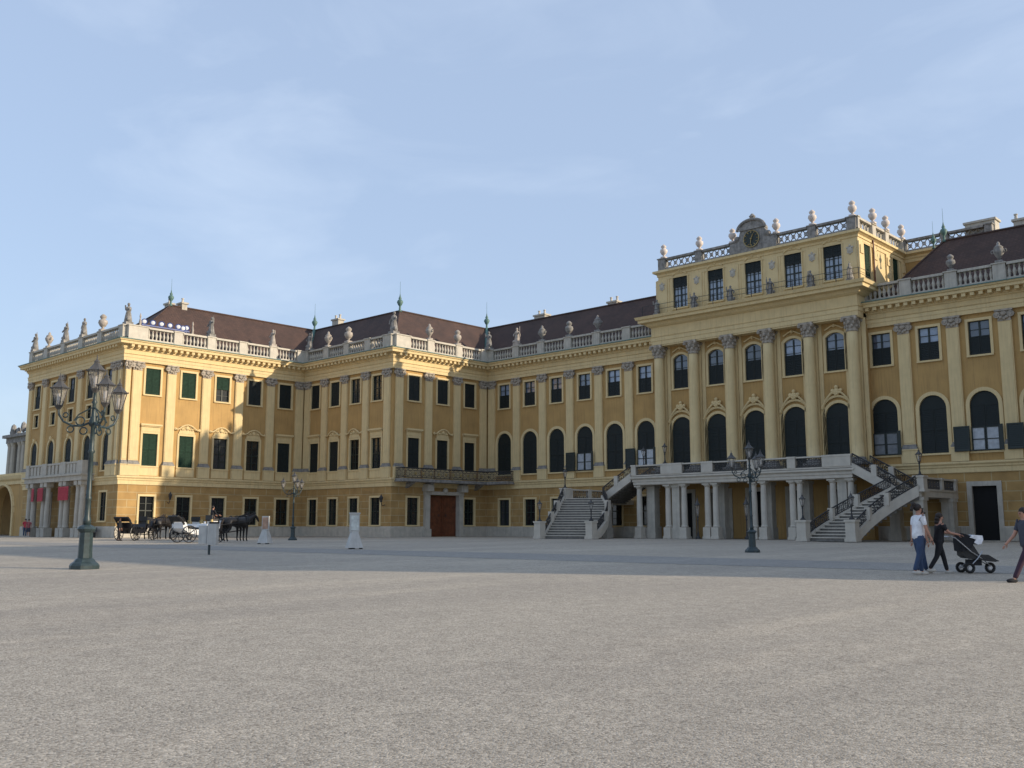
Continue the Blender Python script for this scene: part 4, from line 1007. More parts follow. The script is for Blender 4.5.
def stair(sgn):
    f = (lambda x: x) if sgn > 0 else (lambda x: 2 * XC - x)
    def S(pts): return [(f(x), y) for x, y in pts]
    Lp = S([(-32.9, 66.0), (-32.6, 68.4), (-30.8, 70.4), (-28.9, 71.6)]); Rp = S([(-29.2, 65.4), (-29.1, 67.0), (-28.0, 68.4), (-26.05, 69.4)])
    if sgn < 0: Rp, Lp = [(-52.3, 65.8), (-52.4, 68.4), (-53.7, 70.4), (-55.6, 71.6)], [(-56.6, 64.4), (-57.2, 66.2), (-58.0, 68.0), (-58.45, 69.4)]
    flight(Lp, Rp, 0, ZL, 16, 2)
    Lp = S([(-28.6, Y5 - 1.5), (-29.6, Y5 - 1.5), (-30.8, Y5 - 1.5), (-31.9, Y5 - 1.5)]); Rp = S([(-28.6, YT + .05), (-29.6, YT + .05), (-30.8, YT + .05), (-31.9, YT + .05)])
    if sgn > 0: Lp, Rp = Rp, Lp
    flight(Lp, Rp, ZL, ZF, 12, 1)
    lp = S([(-28.9, 71.6), (-26.05, 69.4), (-25.9, 69.5), (-25.9, Y5), (-28.6, Y5), (-28.6, 71.9)])
    if sgn < 0: lp = lp[::-1]
    b = MB().prismz(lp, ZL - .45, ZL); T('landing', b, M['white'])
    for (x, y, w_) in ((-26.2, 69.9, .75), (-26.2, 75.6, .85), (-28.8, 72.2, .75)): tpier(f(x), y, w_, ZL - .46)
    xx = f(-26.0)
    parapet((xx, 70.1) if sgn > 0 else (xx, Y5 - .2), (xx, Y5 - .2) if sgn > 0 else (xx, 70.1), ZL, [(0, .3), (3.2, 3.6), (6.0, 6.4)], .95)
    peds_ = ((-33.0, 65.8, 0), (-29.1, 65.2, 0), (-26.0, 69.7, ZL - .1)) if sgn > 0 else ((f(-52.2), 65.6, 0), (f(-56.8), 64.2, 0), (-26.0, 69.7, ZL - .1))
    for x, y, z in peds_:
        o = put('newel_pedestal', PED, Vector((f(x), y, z)) - TL, 0, terr)
        if z: o.scale = (1, 1, .75)
    return [(f(x), y, 1.5 if z == 0 else ZL + 1.02) for x, y, z in peds_]
tops = stair(1) + stair(-1)

# ------------------------------------------------------------------ lanterns
def lantern_parts(s=1.0, seg=6):
    f = MB()
    for i in range(seg):
        a = 2 * math.pi * i / seg; c_, s_ = math.cos(a), math.sin(a)
        f.tube((.09 * c_, .09 * s_, 0), (.21 * c_, .21 * s_, .5), .013, None, 4)
    f.ring((0, 0, .5), .22, .02, seg, 'Z', 4); f.ring((0, 0, .02), .1, .018, seg, 'Z', 4); f.lathe([(.05, -.08), (.1, 0), (.08, .02)], seg=6)
    f.lathe([(.235, .51), (.18, .56), (.09, .66), (.06, .71), (.075, .73), (.02, .8), (.008, .92)], seg=seg)
    for i in range(seg):
        a = 2 * math.pi * i / seg; f.ball((.24 * math.cos(a), .24 * math.sin(a), .51), .025, None, 5, 3)
    g = MB().lathe([(.08, .03), (.198, .49)], seg=seg)
    u = MB().lathe([(.03, .08), (.055, .15), (.05, .33), (.02, .36)], seg=8)
    return f, g, u
def glassmat():
    m = bpy.data.materials.new('clear_lantern_glass'); m.use_nodes = True; n = m.node_tree; n.nodes.clear()
    o = n.nodes.new('ShaderNodeOutputMaterial'); mxs = n.nodes.new('ShaderNodeMixShader'); t = n.nodes.new('ShaderNodeBsdfTransparent'); g = n.nodes.new('ShaderNodeBsdfPrincipled')
    g.inputs['Base Color'].default_value = (.55, .52, .48, 1); g.inputs['Roughness'].default_value = .25; mxs.inputs[0].default_value = .2
    n.links.new(t.outputs[0], mxs.inputs[1]); n.links.new(g.outputs[0], mxs.inputs[2]); n.links.new(mxs.outputs[0], o.inputs['Surface'])
    return m
GL = glassmat()
lf, lg, lu = lantern_parts()
LF, LG, LU = lf.mesh('lantern', M['greyiron']), lg.mesh('lantern_glass', GL), lu.mesh('lamp_bulb', M['lampglass'])
def lantern(parent, loc, s=1):
    o = put('lantern', LF, loc, 0, parent, s); put('lantern_glass', LG, (0, 0, 0), 0, o); put('lamp_bulb', LU, (0, 0, 0), 0, o)
def street_lamp(label, x, y, z, rz, sc):
    root = thing('street_lamp', label, 'street lamp', (x, y, z), rz, 'four lantern street lamps in the court')
    root.scale = (sc,) * 3
    b = MB().lathe([(.40, 0), (.40, .1), (.36, .16), (.30, .2), (.25, .27), (.20, .3), (.19, .42), (.18, 1.0), (.22, 1.04), (.26, 1.1), (.22, 1.16), (.1, 1.22)], seg=8)
    put('pedestal', b.mesh('pedestal', M['darkmetal']), (0, 0, 0), 0, root)
    b = MB().lathe([(.10, 1.2), (.11, 1.35), (.08, 1.45), (.075, 1.9), (.095, 1.95), (.07, 2.0), (.06, 3.2), (.1, 3.25), (.065, 3.32), (.06, 3.95), (.12, 4.0), (.12, 4.12), (.07, 4.25), (.05, 4.6), (.08, 4.66), (.045, 4.72), (.045, 4.98), (.09, 5.02), (.05, 5.06)], seg=10)
    put('post', b.mesh('post', M['darkmetal'], True), (0, 0, 0), 0, root)
    arm = MB(); pts = [(.08, 0, 4.08), (.3, 0, 3.98), (.55, 0, 3.98), (.8, 0, 4.1), (.93, 0, 4.3), (.95, 0, 4.5)]
    arm.path(pts, .032, 6)
    for c, r_ in (((.35, 0, 4.12), .12), ((.6, 0, 3.88), .09), ((.25, 0, 3.84), .1), ((.75, 0, 4.28), .07)): arm.ring(c, r_, .02, 10)
    arm.path([(.06, 0, 4.5), (.2, 0, 4.42), (.4, 0, 4.3), (.52, 0, 4.12)], .02, 5)
    am = arm.mesh('lamp_arm', M['darkmetal'])
    for k in range(3):
        a = k * 2 * math.pi / 3; o = put('lamp_arm', am, (0, 0, 0), a, root)
        lantern(root, (.95 * math.cos(a), .95 * math.sin(a), 4.52), 1.04)
    lantern(root, (0, 0, 5.02), 1.1)
    return root
# one arm of each lamp points left across the picture
LEFT = math.atan2(-RT.y, -RT.x)
lampA = street_lamp('tall green iron street lamp with four lanterns standing alone in the left foreground', -28.4, 12.37, gz(-28.4, 12.37), LEFT + R(10), 1.0)
def lampcopy(x, y, rz, s, label): return dup(lampA, (x, y, gz(x, y)), rz, label, None, s)
lampcopy(-21.93, 38.86, LEFT - R(6), .82, 'iron street lamp with four lanterns in front of the terrace colonnade')
lampcopy(-65.25, 44.59, LEFT, .9, 'small looking distant street lamp by the inner corner of the left wings')
lampA.scale = (1.035,) * 3

pl = thing('pedestal_lantern', 'black lantern', 'lantern', (0, 0, 0), 0, 'lanterns on the staircase and terrace')
b = MB().lathe([(.2, 0), (.2, .08), (.1, .14), (.07, .3), (.05, .36), (.05, .8), (.09, .84), (.05, .9)], seg=8)
put('lamp_post', b.mesh('lamp_post', M['iron']), (0, 0, 0), 0, pl); lantern(pl, (0, 0, .98), 1.05)
labs = ['lantern on the left pedestal at the foot of the right staircase', 'lantern on the right pedestal at the foot of the right staircase', 'lantern on the landing corner of the right staircase',
        'lantern on the right pedestal at the foot of the left staircase', 'lantern on the left pedestal at the foot of the left staircase', 'raised lantern on the landing of the left staircase']
for (p, l) in zip(tops, labs): dup(pl, p, 0, l)
dup(pl, (-49.0, YT + .1, ZF + 1.03), 0, 'lantern standing on the left part of the terrace railing')
dup(pl, (-52.2, YT + 1.4, ZF + .9), 0, 'lantern above the top of the left staircase'); 
for (x, y, l) in ((-45.6, YT - .2, 'lantern on a dark post under the left half of the terrace'), (-40.9, YT - .3, 'lantern on a dark post behind the central street lamp')):
    o = dup(pl, (x, y, 0), 0, l); o.scale = (1, 1, 1.9)
for ch in list(pl.children):
    for g in list(ch.children): bpy.data.objects.remove(g)
    bpy.data.objects.remove(ch)
bpy.data.objects.remove(pl)

# ------------------------------------------------------------------ buildings left of the palace
ar = thing('arcade_wing', 'low ochre wing with a dark arched gateway at the left edge', 'building', (-127, 43.5, 0))
AL = Vector(ar.location)
b = MB(); x0, x1, zt = -155.0, XL - .0, 5.9; c0, rr = -122.9, 3.1; sp = 2.6; y = 43.5
def q4(a, c, z0, z1): b.quad((a, y, z0), (c, y, z0), (c, y, z1), (a, y, z1))
cs = [c0, c0 - 9.2, c0 - 18.4]
edges = [x0] + sorted([v for c in cs for v in (c - rr, c + rr)]) + [x1]
for i in range(0, len(edges), 2): q4(edges[i], edges[i + 1], 0, zt)
for c in cs:
    pts = [(c - rr * math.cos(R(a)), sp + rr * math.sin(R(a))) for a in range(0, 181, 12)]
    for p, q in zip(pts[:-1], pts[1:]):
        b.quad((p[0], y, p[1]), (q[0], y, q[1]), (q[0], y, zt), (p[0], y, zt)); b.quad((p[0], y, p[1]), (p[0], y + 1, p[1]), (q[0], y + 1, q[1]), (q[0], y, q[1]))
    b.quad((c - rr, y, 0), (c - rr, y + 1, 0), (c - rr, y + 1, sp), (c - rr, y, sp)); b.quad((c + rr, y + 1, 0), (c + rr, y, 0), (c + rr, y, sp), (c + rr, y + 1, sp))
put('wall', b.mesh('wall', M['ochre']), -AL, 0, ar)
b = MB()
for c in cs:
    pts = [(c - (rr + .3) * math.cos(R(a)), y - .06, sp + (rr + .3) * math.sin(R(a))) for a in range(0, 181, 12)]; b.path([(pts[0][0], y - .06, 0)] + pts + [(pts[-1][0], y - .06, 0)], .22, 5)
b.sweep([(x0, y), (x1, y)], [(0, 5.9), (.15, 5.9), (.15, 6.3), (.4, 6.5), (.5, 6.8), (0, 6.9)]); b.box(x0, x1, y - .1, y + 8, 6.9, 7.2)
b.sweep([(x0, y), (cs[2] - rr, y)], [(0, 0), (.1, 0), (.1, 1), (0, 1)])
put('trim', b.mesh('trim', M['cream']), -AL, 0, ar)
b = MB(); b.quad((x0, y + 7, 0), (x1, y + 7, 0), (x1, y + 7, 6.9), (x0, y + 7, 6.9)); b.quad((x1, y, 0), (x1, y + 7, 0), (x1, y + 7, 6.9), (x1, y, 6.9))
put('passage_wall', b.mesh('passage_wall', M['ochre']), -AL, 0, ar)
be = thing('corner_pavilion', 'grey columned pavilion with sculpture on its roof rising behind the far left gateway', 'building', (-134, 50, 0))
BL = Vector(be.location)
b = MB().box(-140.3, -121, 50.6, 62, 6.9, 12.2); put('wall', b.mesh('wall', M['greystone']), -BL, 0, be)
b = MB().box(-140.8, -121, 49.6, 62, 12.201, 12.9); b.box(-141.2, -121, 49.2, 62, 12.901, 13.3); put('cornice', b.mesh('cornice', M['greystone']), -BL, 0, be)
b = MB().box(-140.8, -121, 49.5, 50.6, 6.0, 7.3); put('base', b.mesh('base', M['stone']), -BL, 0, be)
for x in (-140.2, -138.9, -136.6, -135.3, -133.0, -130.5, -128):
    put('column', MB().lathe([(.42, 0), (.36, .3), (.32, 4.4), (.48, 4.9)], seg=10).mesh('column', M['stone']), Vector((x, 50.0, 7.3)) - BL, 0, be)
b = MB()
rnd = random.Random(4)
for k in range(16): b.ball((-139.5 + k * .75, 50 + rnd.uniform(-.3, .3), 13.6 + rnd.uniform(0, .9) * (1 if k % 3 else .4)), rnd.uniform(.3, .5), (1, .8, rnd.uniform(1, 1.8)), 7, 4)
put('roof_sculpture', b.mesh('roof_sculpture', M['greystone']), -BL, 0, be)
b = MB()
for x in (-137.8, -134.1, -131.8): b.box(x - .5, x + .5, 50.5, 50.58, 7.6, 11.2)
put('window', b.mesh('window', M['sash']), -BL, 0, be)

# ------------------------------------------------------------------ figures
def skin(name, verts, edges, rad, m, sub=2, root=0):
    me = bpy.data.meshes.new(name); me.from_pydata([tuple(v) for v in verts], edges, [])
    o = bpy.data.objects.new(name, me); COL.objects.link(o)
    md = o.modifiers.new('s', 'SKIN'); md.use_smooth_shade = True
    for i, r in enumerate(rad):
        sv = me.skin_vertices[0].data[i]; sv.radius = (r, r) if not isinstance(r, tuple) else r; sv.use_root = (i == root)
    if sub: o.modifiers.new('u', 'SUBSURF').levels = sub
    dg = bpy.context.evaluated_depsgraph_get(); dg.update()
    res = bpy.data.meshes.new_from_object(o.evaluated_get(dg)); res.name = name
    bpy.data.objects.remove(o); bpy.data.meshes.remove(me)
    res.materials.clear(); res.materials.append(m); res.shade_smooth()
    return res
def person(label, x, y, heading, H=1.75, thighs=(20, -20), knees=(5, 25), arms=(10, -15), elbows=(15, 25), shirt='whitecloth', pants='jeans', hair='short', sleeve=.35, shoes='shoe', female=False, glasses=False, cap=False, z=None, shorts=False, group=None, lean=3, long_sleeve=False, bag=None):
    k = H / 1.75; root = thing('person', label, 'person', (x, y, gz(x, y) if z is None else z), heading, group)
    # faces +x
    def leg(side, th, kn):
        hip = Vector((0, side * .09, .93)); a = R(th); kd = Vector((math.sin(a), 0, -math.cos(a))); knee = hip + kd * .43
        c = R(th - kn); ank = knee + Vector((math.sin(c), side * .0, -math.cos(c))) * .42; return hip, knee, ank
    legs = [leg(1, thighs[0], knees[0]), leg(-1, thighs[1], knees[1])]
    low = min(l[2].z for l in legs); dz = .075 - low
    sh = .17 if female else .195; L_ = math.tan(R(lean))
    def X(z): return (z - .95) * L_
    V = [Vector((0, 0, .96)), Vector((X(1.12), 0, 1.12)), Vector((X(1.32), 0, 1.32)), Vector((X(1.44), 0, 1.44)), Vector((X(1.52), 0, 1.52)), Vector((X(1.6) + .015, 0, 1.585)), Vector((X(1.67) + .01, 0, 1.66)), Vector((X(1.7), 0, 1.70))]
    rad = [.105, .095 if female else .105, (.10, .13), (.07, .10), .052, .068, .092, .07]; E = [(i, i + 1) for i in range(7)]
    arm_pts = []
    for si, s in enumerate((1, -1)):
        n = len(V); a = R(arms[si]); e = R(arms[si] + elbows[si])
        S = Vector((X(1.42), s * sh, 1.42)); El = S + Vector((math.sin(a), s * .1, -math.cos(a))) * .28; W = El + Vector((math.sin(e), s * .02, -math.cos(e))) * .25
        V += [S, El, W]; rad += [.055, .042, .029]; E += [(3, n), (n, n + 1), (n + 1, n + 2)]
        dr = (W - El).normalized(); pv = Vector((0, 1, 0)); pn = dr.cross(pv).normalized()
        Pm = W + dr * .08; V.append(Pm); rad.append((.03, .036)); E.append((n + 2, n + 3)); arm_pts.append((S, El, W, Pm, dr, pv, pn, s))
    for li, (hip, knee, ank) in enumerate(legs):
        n = len(V); toe = ank + Vector((.14, 0, -.045)); V += [hip.lerp(knee, .18), (hip + knee) / 2, knee, (knee * .65 + ank * .35), ank, toe]; rad += [.085, .08, .056, .057, .036, .035]
        E += [(0, n)] + [(n + i, n + i + 1) for i in range(5)]
    me_b = skin('body', V, E, rad, M['skin'], 1)
    def fit(o): o.location.z = dz * k; o.scale = (k,) * 3; return o
    body = fit(put('body', me_b, (0, 0, 0), 0, root))
    # fingers and face live on the body mesh
    b = MB()
    for (S, El, W, Pm, dr, pv, pn, s) in arm_pts:
        for j, (o_, l_) in enumerate(((-.027, .075), (-.009, .085), (.009, .08), (.026, .062))):
            a = Pm + pv * o_ + dr * .015; m1 = a + dr * l_ * .55 + pn * (-.008); m2 = a + dr * l_ - pn * .03
            b.tube(a, m1, .0095, .0085, 6); b.tube(m1, m2, .0085, .006, 6)
        th0 = W + dr * .035 - pn * .02; b.tube(th0, th0 + dr * .045 - pn * .04, .012, .010, 6); b.tube(th0 + dr * .045 - pn * .04, th0 + dr * .08 - pn * .045, .010, .007, 6)
    hx = X(1.66)
    b.lathe([(.02, 0), (.008, .045)], (hx + .098, 0, 1.615), 6)
    for s in (1, -1): b.ball((hx + .0, s * .092, 1.63), .025, (.6, .4, 1.1), 6, 4)
    b.ball((hx + .088, 0, 1.575), .02, (.5, 1.2, .4), 6, 4)
    me2 = b.mesh('body_details', M['skin'], True)
    import bmesh as _bm
    bm = _bm.new(); bm.from_mesh(me_b); bm.from_mesh(me2); bm.to_mesh(me_b); bm.free(); me_b.shade_smooth()
    # shirt
    vs_ = [V[0] + Vector((0, 0, -.10)), V[1], V[2], V[3], V[0] + Vector((0, 0, .03))]; rs = [.168, .15 if female else .16, (.145, .175), (.09, .13), .165]; es = [(0, 4), (4, 1), (1, 2), (2, 3)]
    for (S, El, W, Pm, dr, pv, pn, s) in arm_pts:
        n = len(vs_); end = El + (W - El) * .95 if long_sleeve else S.lerp(El, .75); vs_ += [S, end if not long_sleeve else El]; rs += [.07, .056 if not long_sleeve else .05]; es += [(3, n), (n, n + 1)]
        if long_sleeve: vs_.append(end); rs.append(.038); es.append((n + 1, n + 2))
    fit(put('shirt', skin('shirt', vs_, es, rs, M[shirt], 1), (0, 0, 0), 0, root))
    vs_ = [V[0] + Vector((0, 0, -.02)), V[0] + Vector((0, 0, .1))]; rs = [.142, .13]; es = [(0, 1)]
    for (hip, knee, ank) in legs:
        n = len(vs_); hip = hip.lerp(knee, .18)
        if shorts: vs_ += [hip, knee.lerp(ank, .1)]; rs += [.105, .09]; es += [(0, n), (n, n + 1)]
        else: vs_ += [hip, (hip + knee) / 2, knee, knee.lerp(ank, 1.0)]; rs += [.105, .096, .072, .06]; es += [(0, n), (n, n + 1), (n + 1, n + 2), (n + 2, n + 3)]
    fit(put('shorts' if shorts else 'trousers', skin('trousers', vs_, es, rs, M[pants], 1), (0, 0, 0), 0, root))
    for (hip, knee, ank) in legs:
        q = MB().ball((ank.x + .06, ank.y, ank.z - .035), .1, (1.45, .5, .52), 10, 6); fit(put('shoe', q.mesh('shoe', M[shoes], True), (0, 0, 0), 0, root))
    q = MB()
    if hair != 'bald':
        q.ball((hx - .022, 0, 1.685), .105, (1, .93, .92), 12, 8)
        if hair == 'pony': q.path([(hx - .1, 0, 1.72), (hx - .17, 0, 1.7), (hx - .19, 0, 1.6)], .04, 7); q.ball((hx - .12, 0, 1.76), .06)
        if hair == 'long': q.path([(hx - .07, 0, 1.65), (hx - .09, 0, 1.55), (hx - .09, 0, 1.46)], .075, 8)
    if hair != 'bald': fit(put('hair', q.mesh('hair', M['hair'], True), (0, 0, 0), 0, root))
    eb = MB()
    for s in (1, -1): eb.ball((hx + .088, s * .034, 1.645), .011, None, 6, 4)
    fit(put('eyes', eb.mesh('eyes', M['sash']), (0, 0, 0), 0, root))
    if glasses:
        q = MB().box(hx + .09, hx + .108, -.075, .075, 1.63, 1.665); q.box(hx - .01, hx + .09, .078, .084, 1.645, 1.655); q.box(hx - .01, hx + .09, -.084, -.078, 1.645, 1.655)
        fit(put('sunglasses', q.mesh('sunglasses', M['coachblack']), (0, 0, 0), 0, root))
    if cap:
        q = MB().ball((hx - .01, 0, 1.71), .1, (1.05, .98, .75), 12, 7); q.box(hx + .06, hx + .17, -.07, .07, 1.695, 1.71)
        fit(put('cap', q.mesh('cap', M[cap], False), (0, 0, 0), 0, root))
    if bag:
        q = MB().ball((-.2, 0, 1.25), .2, (.6, .85, 1.15), 10, 7); fit(put('rucksack', q.mesh('rucksack', M[bag], True), (0, 0, 0), 0, root))
    return root
HR = math.atan2(RT.y, RT.x)       # heading that walks to the right across the picture
person('tall person in a white T-shirt and blue jeans walking behind the stroller', -9.72, 25.69, HR + R(12), 1.80, (9, -9), (4, 12), (-8, 12), (6, 14), 'whitecloth', 'jeans', 'pony', glasses=True)
person('person in a dull red shirt and jeans half hidden behind the white T-shirt', -9.95, 26.45, HR + R(5), 1.70, (12, -6), (2, 14), (10, -5), (60, 20), 'pinkcloth', 'jeans', 'short', glasses=True)
person('slim person in black with sunglasses on the head pushing the stroller', -9.62, 26.82, HR, 1.60, (20, -16), (8, 18), (42, 40), (38, 38), 'blackcloth', 'blackcloth', 'long', female=True, glasses=False, cap=None, shoes='shoe', lean=6)
person('person in a dark shirt and dark purple trousers striding left at the right edge', -6.83, 24.56, HR + R(8) + math.pi, 1.80, (34, -28), (6, 16), (-28, 22), (12, 25), 'slate', 'purple', 'pony', shoes='blackcloth', lean=5)
person('bald person in a blue shirt cut by the right edge of the picture', -6.72, 25.25, HR + math.pi + R(10), 1.88, (12, -14), (5, 12), (10, -10), (20, 20), 'slate', 'khaki', 'bald', shoes='blackcloth')
person('person in a bright red top and pale blue jeans near the left gateway', -107.0, 40.2, HR - R(60), 1.85, (10, -10), (4, 10), (10, -8), (50, 20), 'redcloth', 'jeans', 'short', bag='redcloth')
person('person in a dark red top and shorts right of the red clad walker', -105.3, 39.9, HR - R(70), 1.8, (8, -10), (4, 10), (8, -8), (20, 20), 'pinkcloth', 'slate', 'short', shorts=True)
person('dark dressed person in the shade of the far left archway', -121.2, 41.6, HR - R(70), 1.75, (5, -5), (2, 4), (5, -5), (10, 10), 'blackcloth', 'slate', 'short')

# stroller
sx_, sy_ = -8.98, 27.55
st = thing('stroller', 'black three wheeled stroller with a white cloth over its hood', 'stroller', (sx_, sy_, gz(sx_, sy_)), HR)
def wheel(r, wd, spokes, hub, m_t, m_s, name='wheel', th=.03):
    t = MB().ring((0, 0, 0), r - th, th, 18, 'Y', 6); s = MB().lathe([(hub, -wd / 2), (hub, wd / 2)], (0, 0, 0), 8, Matrix.Rotation(R(90), 3, 'X'))
    for i in range(spokes):
        a = 2 * math.pi * i / spokes; s.tube((hub * .8 * math.cos(a), 0, hub * .8 * math.sin(a)), ((r - th) * math.cos(a), 0, (r - th) * math.sin(a)), .012 if r < .25 else .02, None, 5)
    return t.mesh('tyre', m_t), s.mesh('spokes', m_s)
wt, wsp = wheel(.155, .06, 5, .05, M['rubber'], M['chrome'], th=.042)
for x, y in ((-.28, .27), (-.28, -.27), (.42, 0)):
    o = put('wheel', wt, (x, y, .155), 0, st); put('spokes', wsp, (0, 0, 0), 0, o)
b = MB()
for s in (-1, 1):
    b.path([(.42, s * .04, .2), (.1, s * .2, .42), (-.2, s * .26, .6), (-.62, s * .26, .98), (-.72, s * .24, 1.02)], .015, 6); b.path([(-.28, s * .24, .17), (-.02, s * .24, .42), (.12, s * .24, .62)], .015, 6)
b.tube((-.72, -.24, 1.02), (-.72, .24, 1.02), .02); b.tube((-.28, -.27, .16), (-.28, .27, .16), .015)
put('frame', b.mesh('frame', M['chrome']), (0, 0, 0), 0, st)
b = MB().prism([(-.3, .42), (.05, .38), (.5, .32), (.56, .36), (.3, .52), (.05, .52), (-.2, .95), (-.42, .98), (-.4, .5)], -.2, .2); put('seat', b.mesh('seat', M['leather']), (0, 0, 0), 0, st)
b = MB().prism([(-.46, .62), (-.38, .6), (-.16, .72), (-.06, .92), (-.14, 1.04), (-.42, 1.12), (-.48, .95)], -.23, .23); put('hood', b.mesh('hood', M['blackcloth']), (0, 0, 0), 0, st)
b = MB().prism([(-.22, 1.0), (-.1, 1.07), (.14, 1.05), (.16, .94), (.1, .82), (.0, .8), (-.1, .86), (-.04, .94)], -.26, .26); put('white_cloth', b.mesh('white_cloth', M['whitecloth']), (0, 0, 0), 0, st)
b = MB().box(-.2, .12, -.16, .16, .22, .38); put('basket', b.mesh('basket', M['blackcloth']), (0, 0, 0), 0, st)
b = MB().box(.4, .62, -.12, .12, .33, .36); put('footrest', b.mesh('footrest', M['rubber']), (0, 0, 0), 0, st)
st.scale = (.94, .94, .94)

# ------------------------------------------------------------------ horses and carriages
def horse_mesh():
    V = [(-.15, 0, 1.25), (-.55, 0, 1.28), (-.85, 0, 1.28), (.25, 0, 1.23), (.6, 0, 1.25), (.86, 0, 1.42), (1.12, 0, 1.58), (1.26, 0, 1.66), (1.4, 0, 1.5), (1.5, 0, 1.32), (1.53, 0, 1.25)]
    r = [(.29, .31), (.27, .3), (.19, .22), (.28, .32), (.22, .28), (.13, .2), (.09, .13), (.09, .1), (.075, .09), (.06, .06), (.05, .05)]
    E = [(0, 1), (1, 2), (0, 3), (3, 4), (4, 5), (5, 6), (6, 7), (7, 8), (8, 9), (9, 10)]
    for s in (-1, 1):
        n = len(V); V += [(.55, s * .16, 1.0), (.57, s * .17, .85), (.57, s * .17, .52), (.56, s * .17, .18), (.62, s * .17, .06)]; r += [.13, .09, .058, .042, .06]; E += [(4, n)] + [(n + i, n + i + 1) for i in range(4)]
        n = len(V); V += [(-.72, s * .16, 1.08), (-.6, s * .17, .85), (-.88, s * .17, .58), (-.82, s * .17, .2), (-.76, s * .17, .06)]; r += [.19, .12, .06, .042, .06]; E += [(1, n)] + [(n + i, n + i + 1) for i in range(4)]
    return skin('horse', V, E, r, M['horse'], 1)
HM = horse_mesh()
b = MB(); b.path([(-1.0, 0, 1.38), (-1.12, 0, 1.2), (-1.14, 0, .8), (-1.1, 0, .5)], .07, 7); HT = b.mesh('tail', M['hair'])
b = MB()
for i in range(8):
    t = i / 7; x = .66 + .55 * t; z = 1.5 + .22 * t; b.ball((x - .04, .05, z), .09, (.8, .5, 1.3), 6, 4)
HMN = b.mesh('mane', M['hair'])
b = MB()
for s in (-1, 1): b.lathe([(.035, 0), (.04, .05), (.005, .15)], (1.24, s * .06, 1.73), 5)
HE = b.mesh('ears', M['horse'])
b = MB(); b.ring((.62, 0, 1.3), .33, .035, 14, 'X'); b.ring((-.1, 0, 1.25), .34, .025, 14, 'X'); b.tube((.6, .33, 1.25), (-1.5, .33, 1.05), .02); b.tube((.6, -.33, 1.25), (-1.5, -.33, 1.05), .02); b.path([(1.46, .09, 1.4), (.9, .2, 1.55), (0, .2, 1.62)], .012, 4)
HH = b.mesh('harness', M['leather'])
def horse(label, x, y, rz, s=1.0):
    r_ = thing('horse', label, 'horse', (x, y, gz(x, y)), rz, 'dark horses harnessed to the carriages'); r_.scale = (s,) * 3
    put('body', HM, (0, 0, 0), 0, r_); put('tail', HT, (0, 0, 0), 0, r_); put('mane', HMN, (0, 0, 0), 0, r_); put('ears', HE, (0, 0, 0), 0, r_); put('harness', HH, (0, 0, 0), 0, r_)
def carriage(label, x, y, rz, bm_, wm, hoodm):
    r_ = thing('horse_carriage', label, 'carriage', (x, y, gz(x, y)), rz)
    b = MB()
    poly = [(-1.25, 1.25), (-1.2, .95), (-.9, .7), (-.5, .55), (.2, .55), (.5, .7), (.6, 1.2), (.45, 1.2), (.35, .8), (-.3, .8), (-.9, .95), (-1.1, 1.3)]
    b.prism([(-1.3, 1.35), (-1.25, .95), (-.9, .68), (-.5, .52), (.25, .52), (.55, .72), (.68, 1.25), (.55, 1.27), (.4, .85), (-.85, .9), (-1.12, 1.38)], -.6, .6)
    put('body', b.mesh('body', bm_), (0, 0, 0), 0, r_)
    b = MB().box(-1.1, -.6, -.5, .5, .95, 1.1); b.box(.1, .5, -.5, .5, .9, 1.02); b.box(1.1, 1.5, -.4, .4, 1.45, 1.58); b.box(1.02, 1.1, -.4, .4, 1.5, 1.85); put('seat', b.mesh('seat', M['leather']), (0, 0, 0), 0, r_)
    b = MB()
    for i in range(4):
        b.path([(-1.2 - .05 * i, -.6, 1.2 + .1 * i), (-1.35 - .1 * i, -.6, 1.5 + .08 * i), (-1.35 - .1 * i, .6, 1.5 + .08 * i), (-1.2 - .05 * i, .6, 1.2 + .1 * i)], .07, 6)
    put('folded_hood', b.mesh('folded_hood', hoodm), (0, 0, 0), 0, r_)
    b = MB().box(1.0, 1.7, -.42, .42, .95, 1.1); b.box(1.15, 1.5, -.38, .38, 1.1, 1.45); b.prism([(1.7, 1.0), (1.95, 1.45), (1.9, 1.48), (1.62, 1.05)], -.4, .4); put('driver_box', b.mesh('driver_box', bm_), (0, 0, 0), 0, r_)
    b = MB().tube((-1.0, 0, .62), (1.6, 0, .7), .05); b.tube((1.6, 0, .55), (3.9, 0, .85), .04); b.tube((-.85, -.75, .58), (-.85, .75, .58), .035); b.tube((1.4, -.7, .45), (1.4, .7, .45), .035)
    for s in (-1, 1): b.path([(-1.3, s * .5, .75), (-.85, s * .5, .6), (-.4, s * .5, .72)], .025); b.path([(1.0, s * .35, .8), (1.4, s * .35, .55), (1.8, s * .35, .8)], .025)
    put('undercarriage', b.mesh('undercarriage', M['coachblack']), (0, 0, 0), 0, r_)
    for (xx, rr_) in ((-.85, .58), (1.4, .45)):
        t, s_ = wheel(rr_, .14, 10, .07, M['coachblack'], wm)
        for s in (-1, 1):
            o = put('wheel', t, (xx, s * .72, rr_), 0, r_); put('spokes', s_, (0, 0, 0), 0, o)
    b = MB()
    for s in (-1, 1): put('coach_lamp', MB().box(.85, .97, s * .55 - .06, s * .55 + .06, 1.3, 1.55).mesh('coach_lamp', M['gold']), (0, 0, 0), 0, r_)
    return r_
HC = HR + R(32)
dC = Vector((math.cos(HC), math.sin(HC)))
def along(p, d, side=0): return p[0] + dC.x * d - dC.y * side, p[1] + dC.y * d + dC.x * side
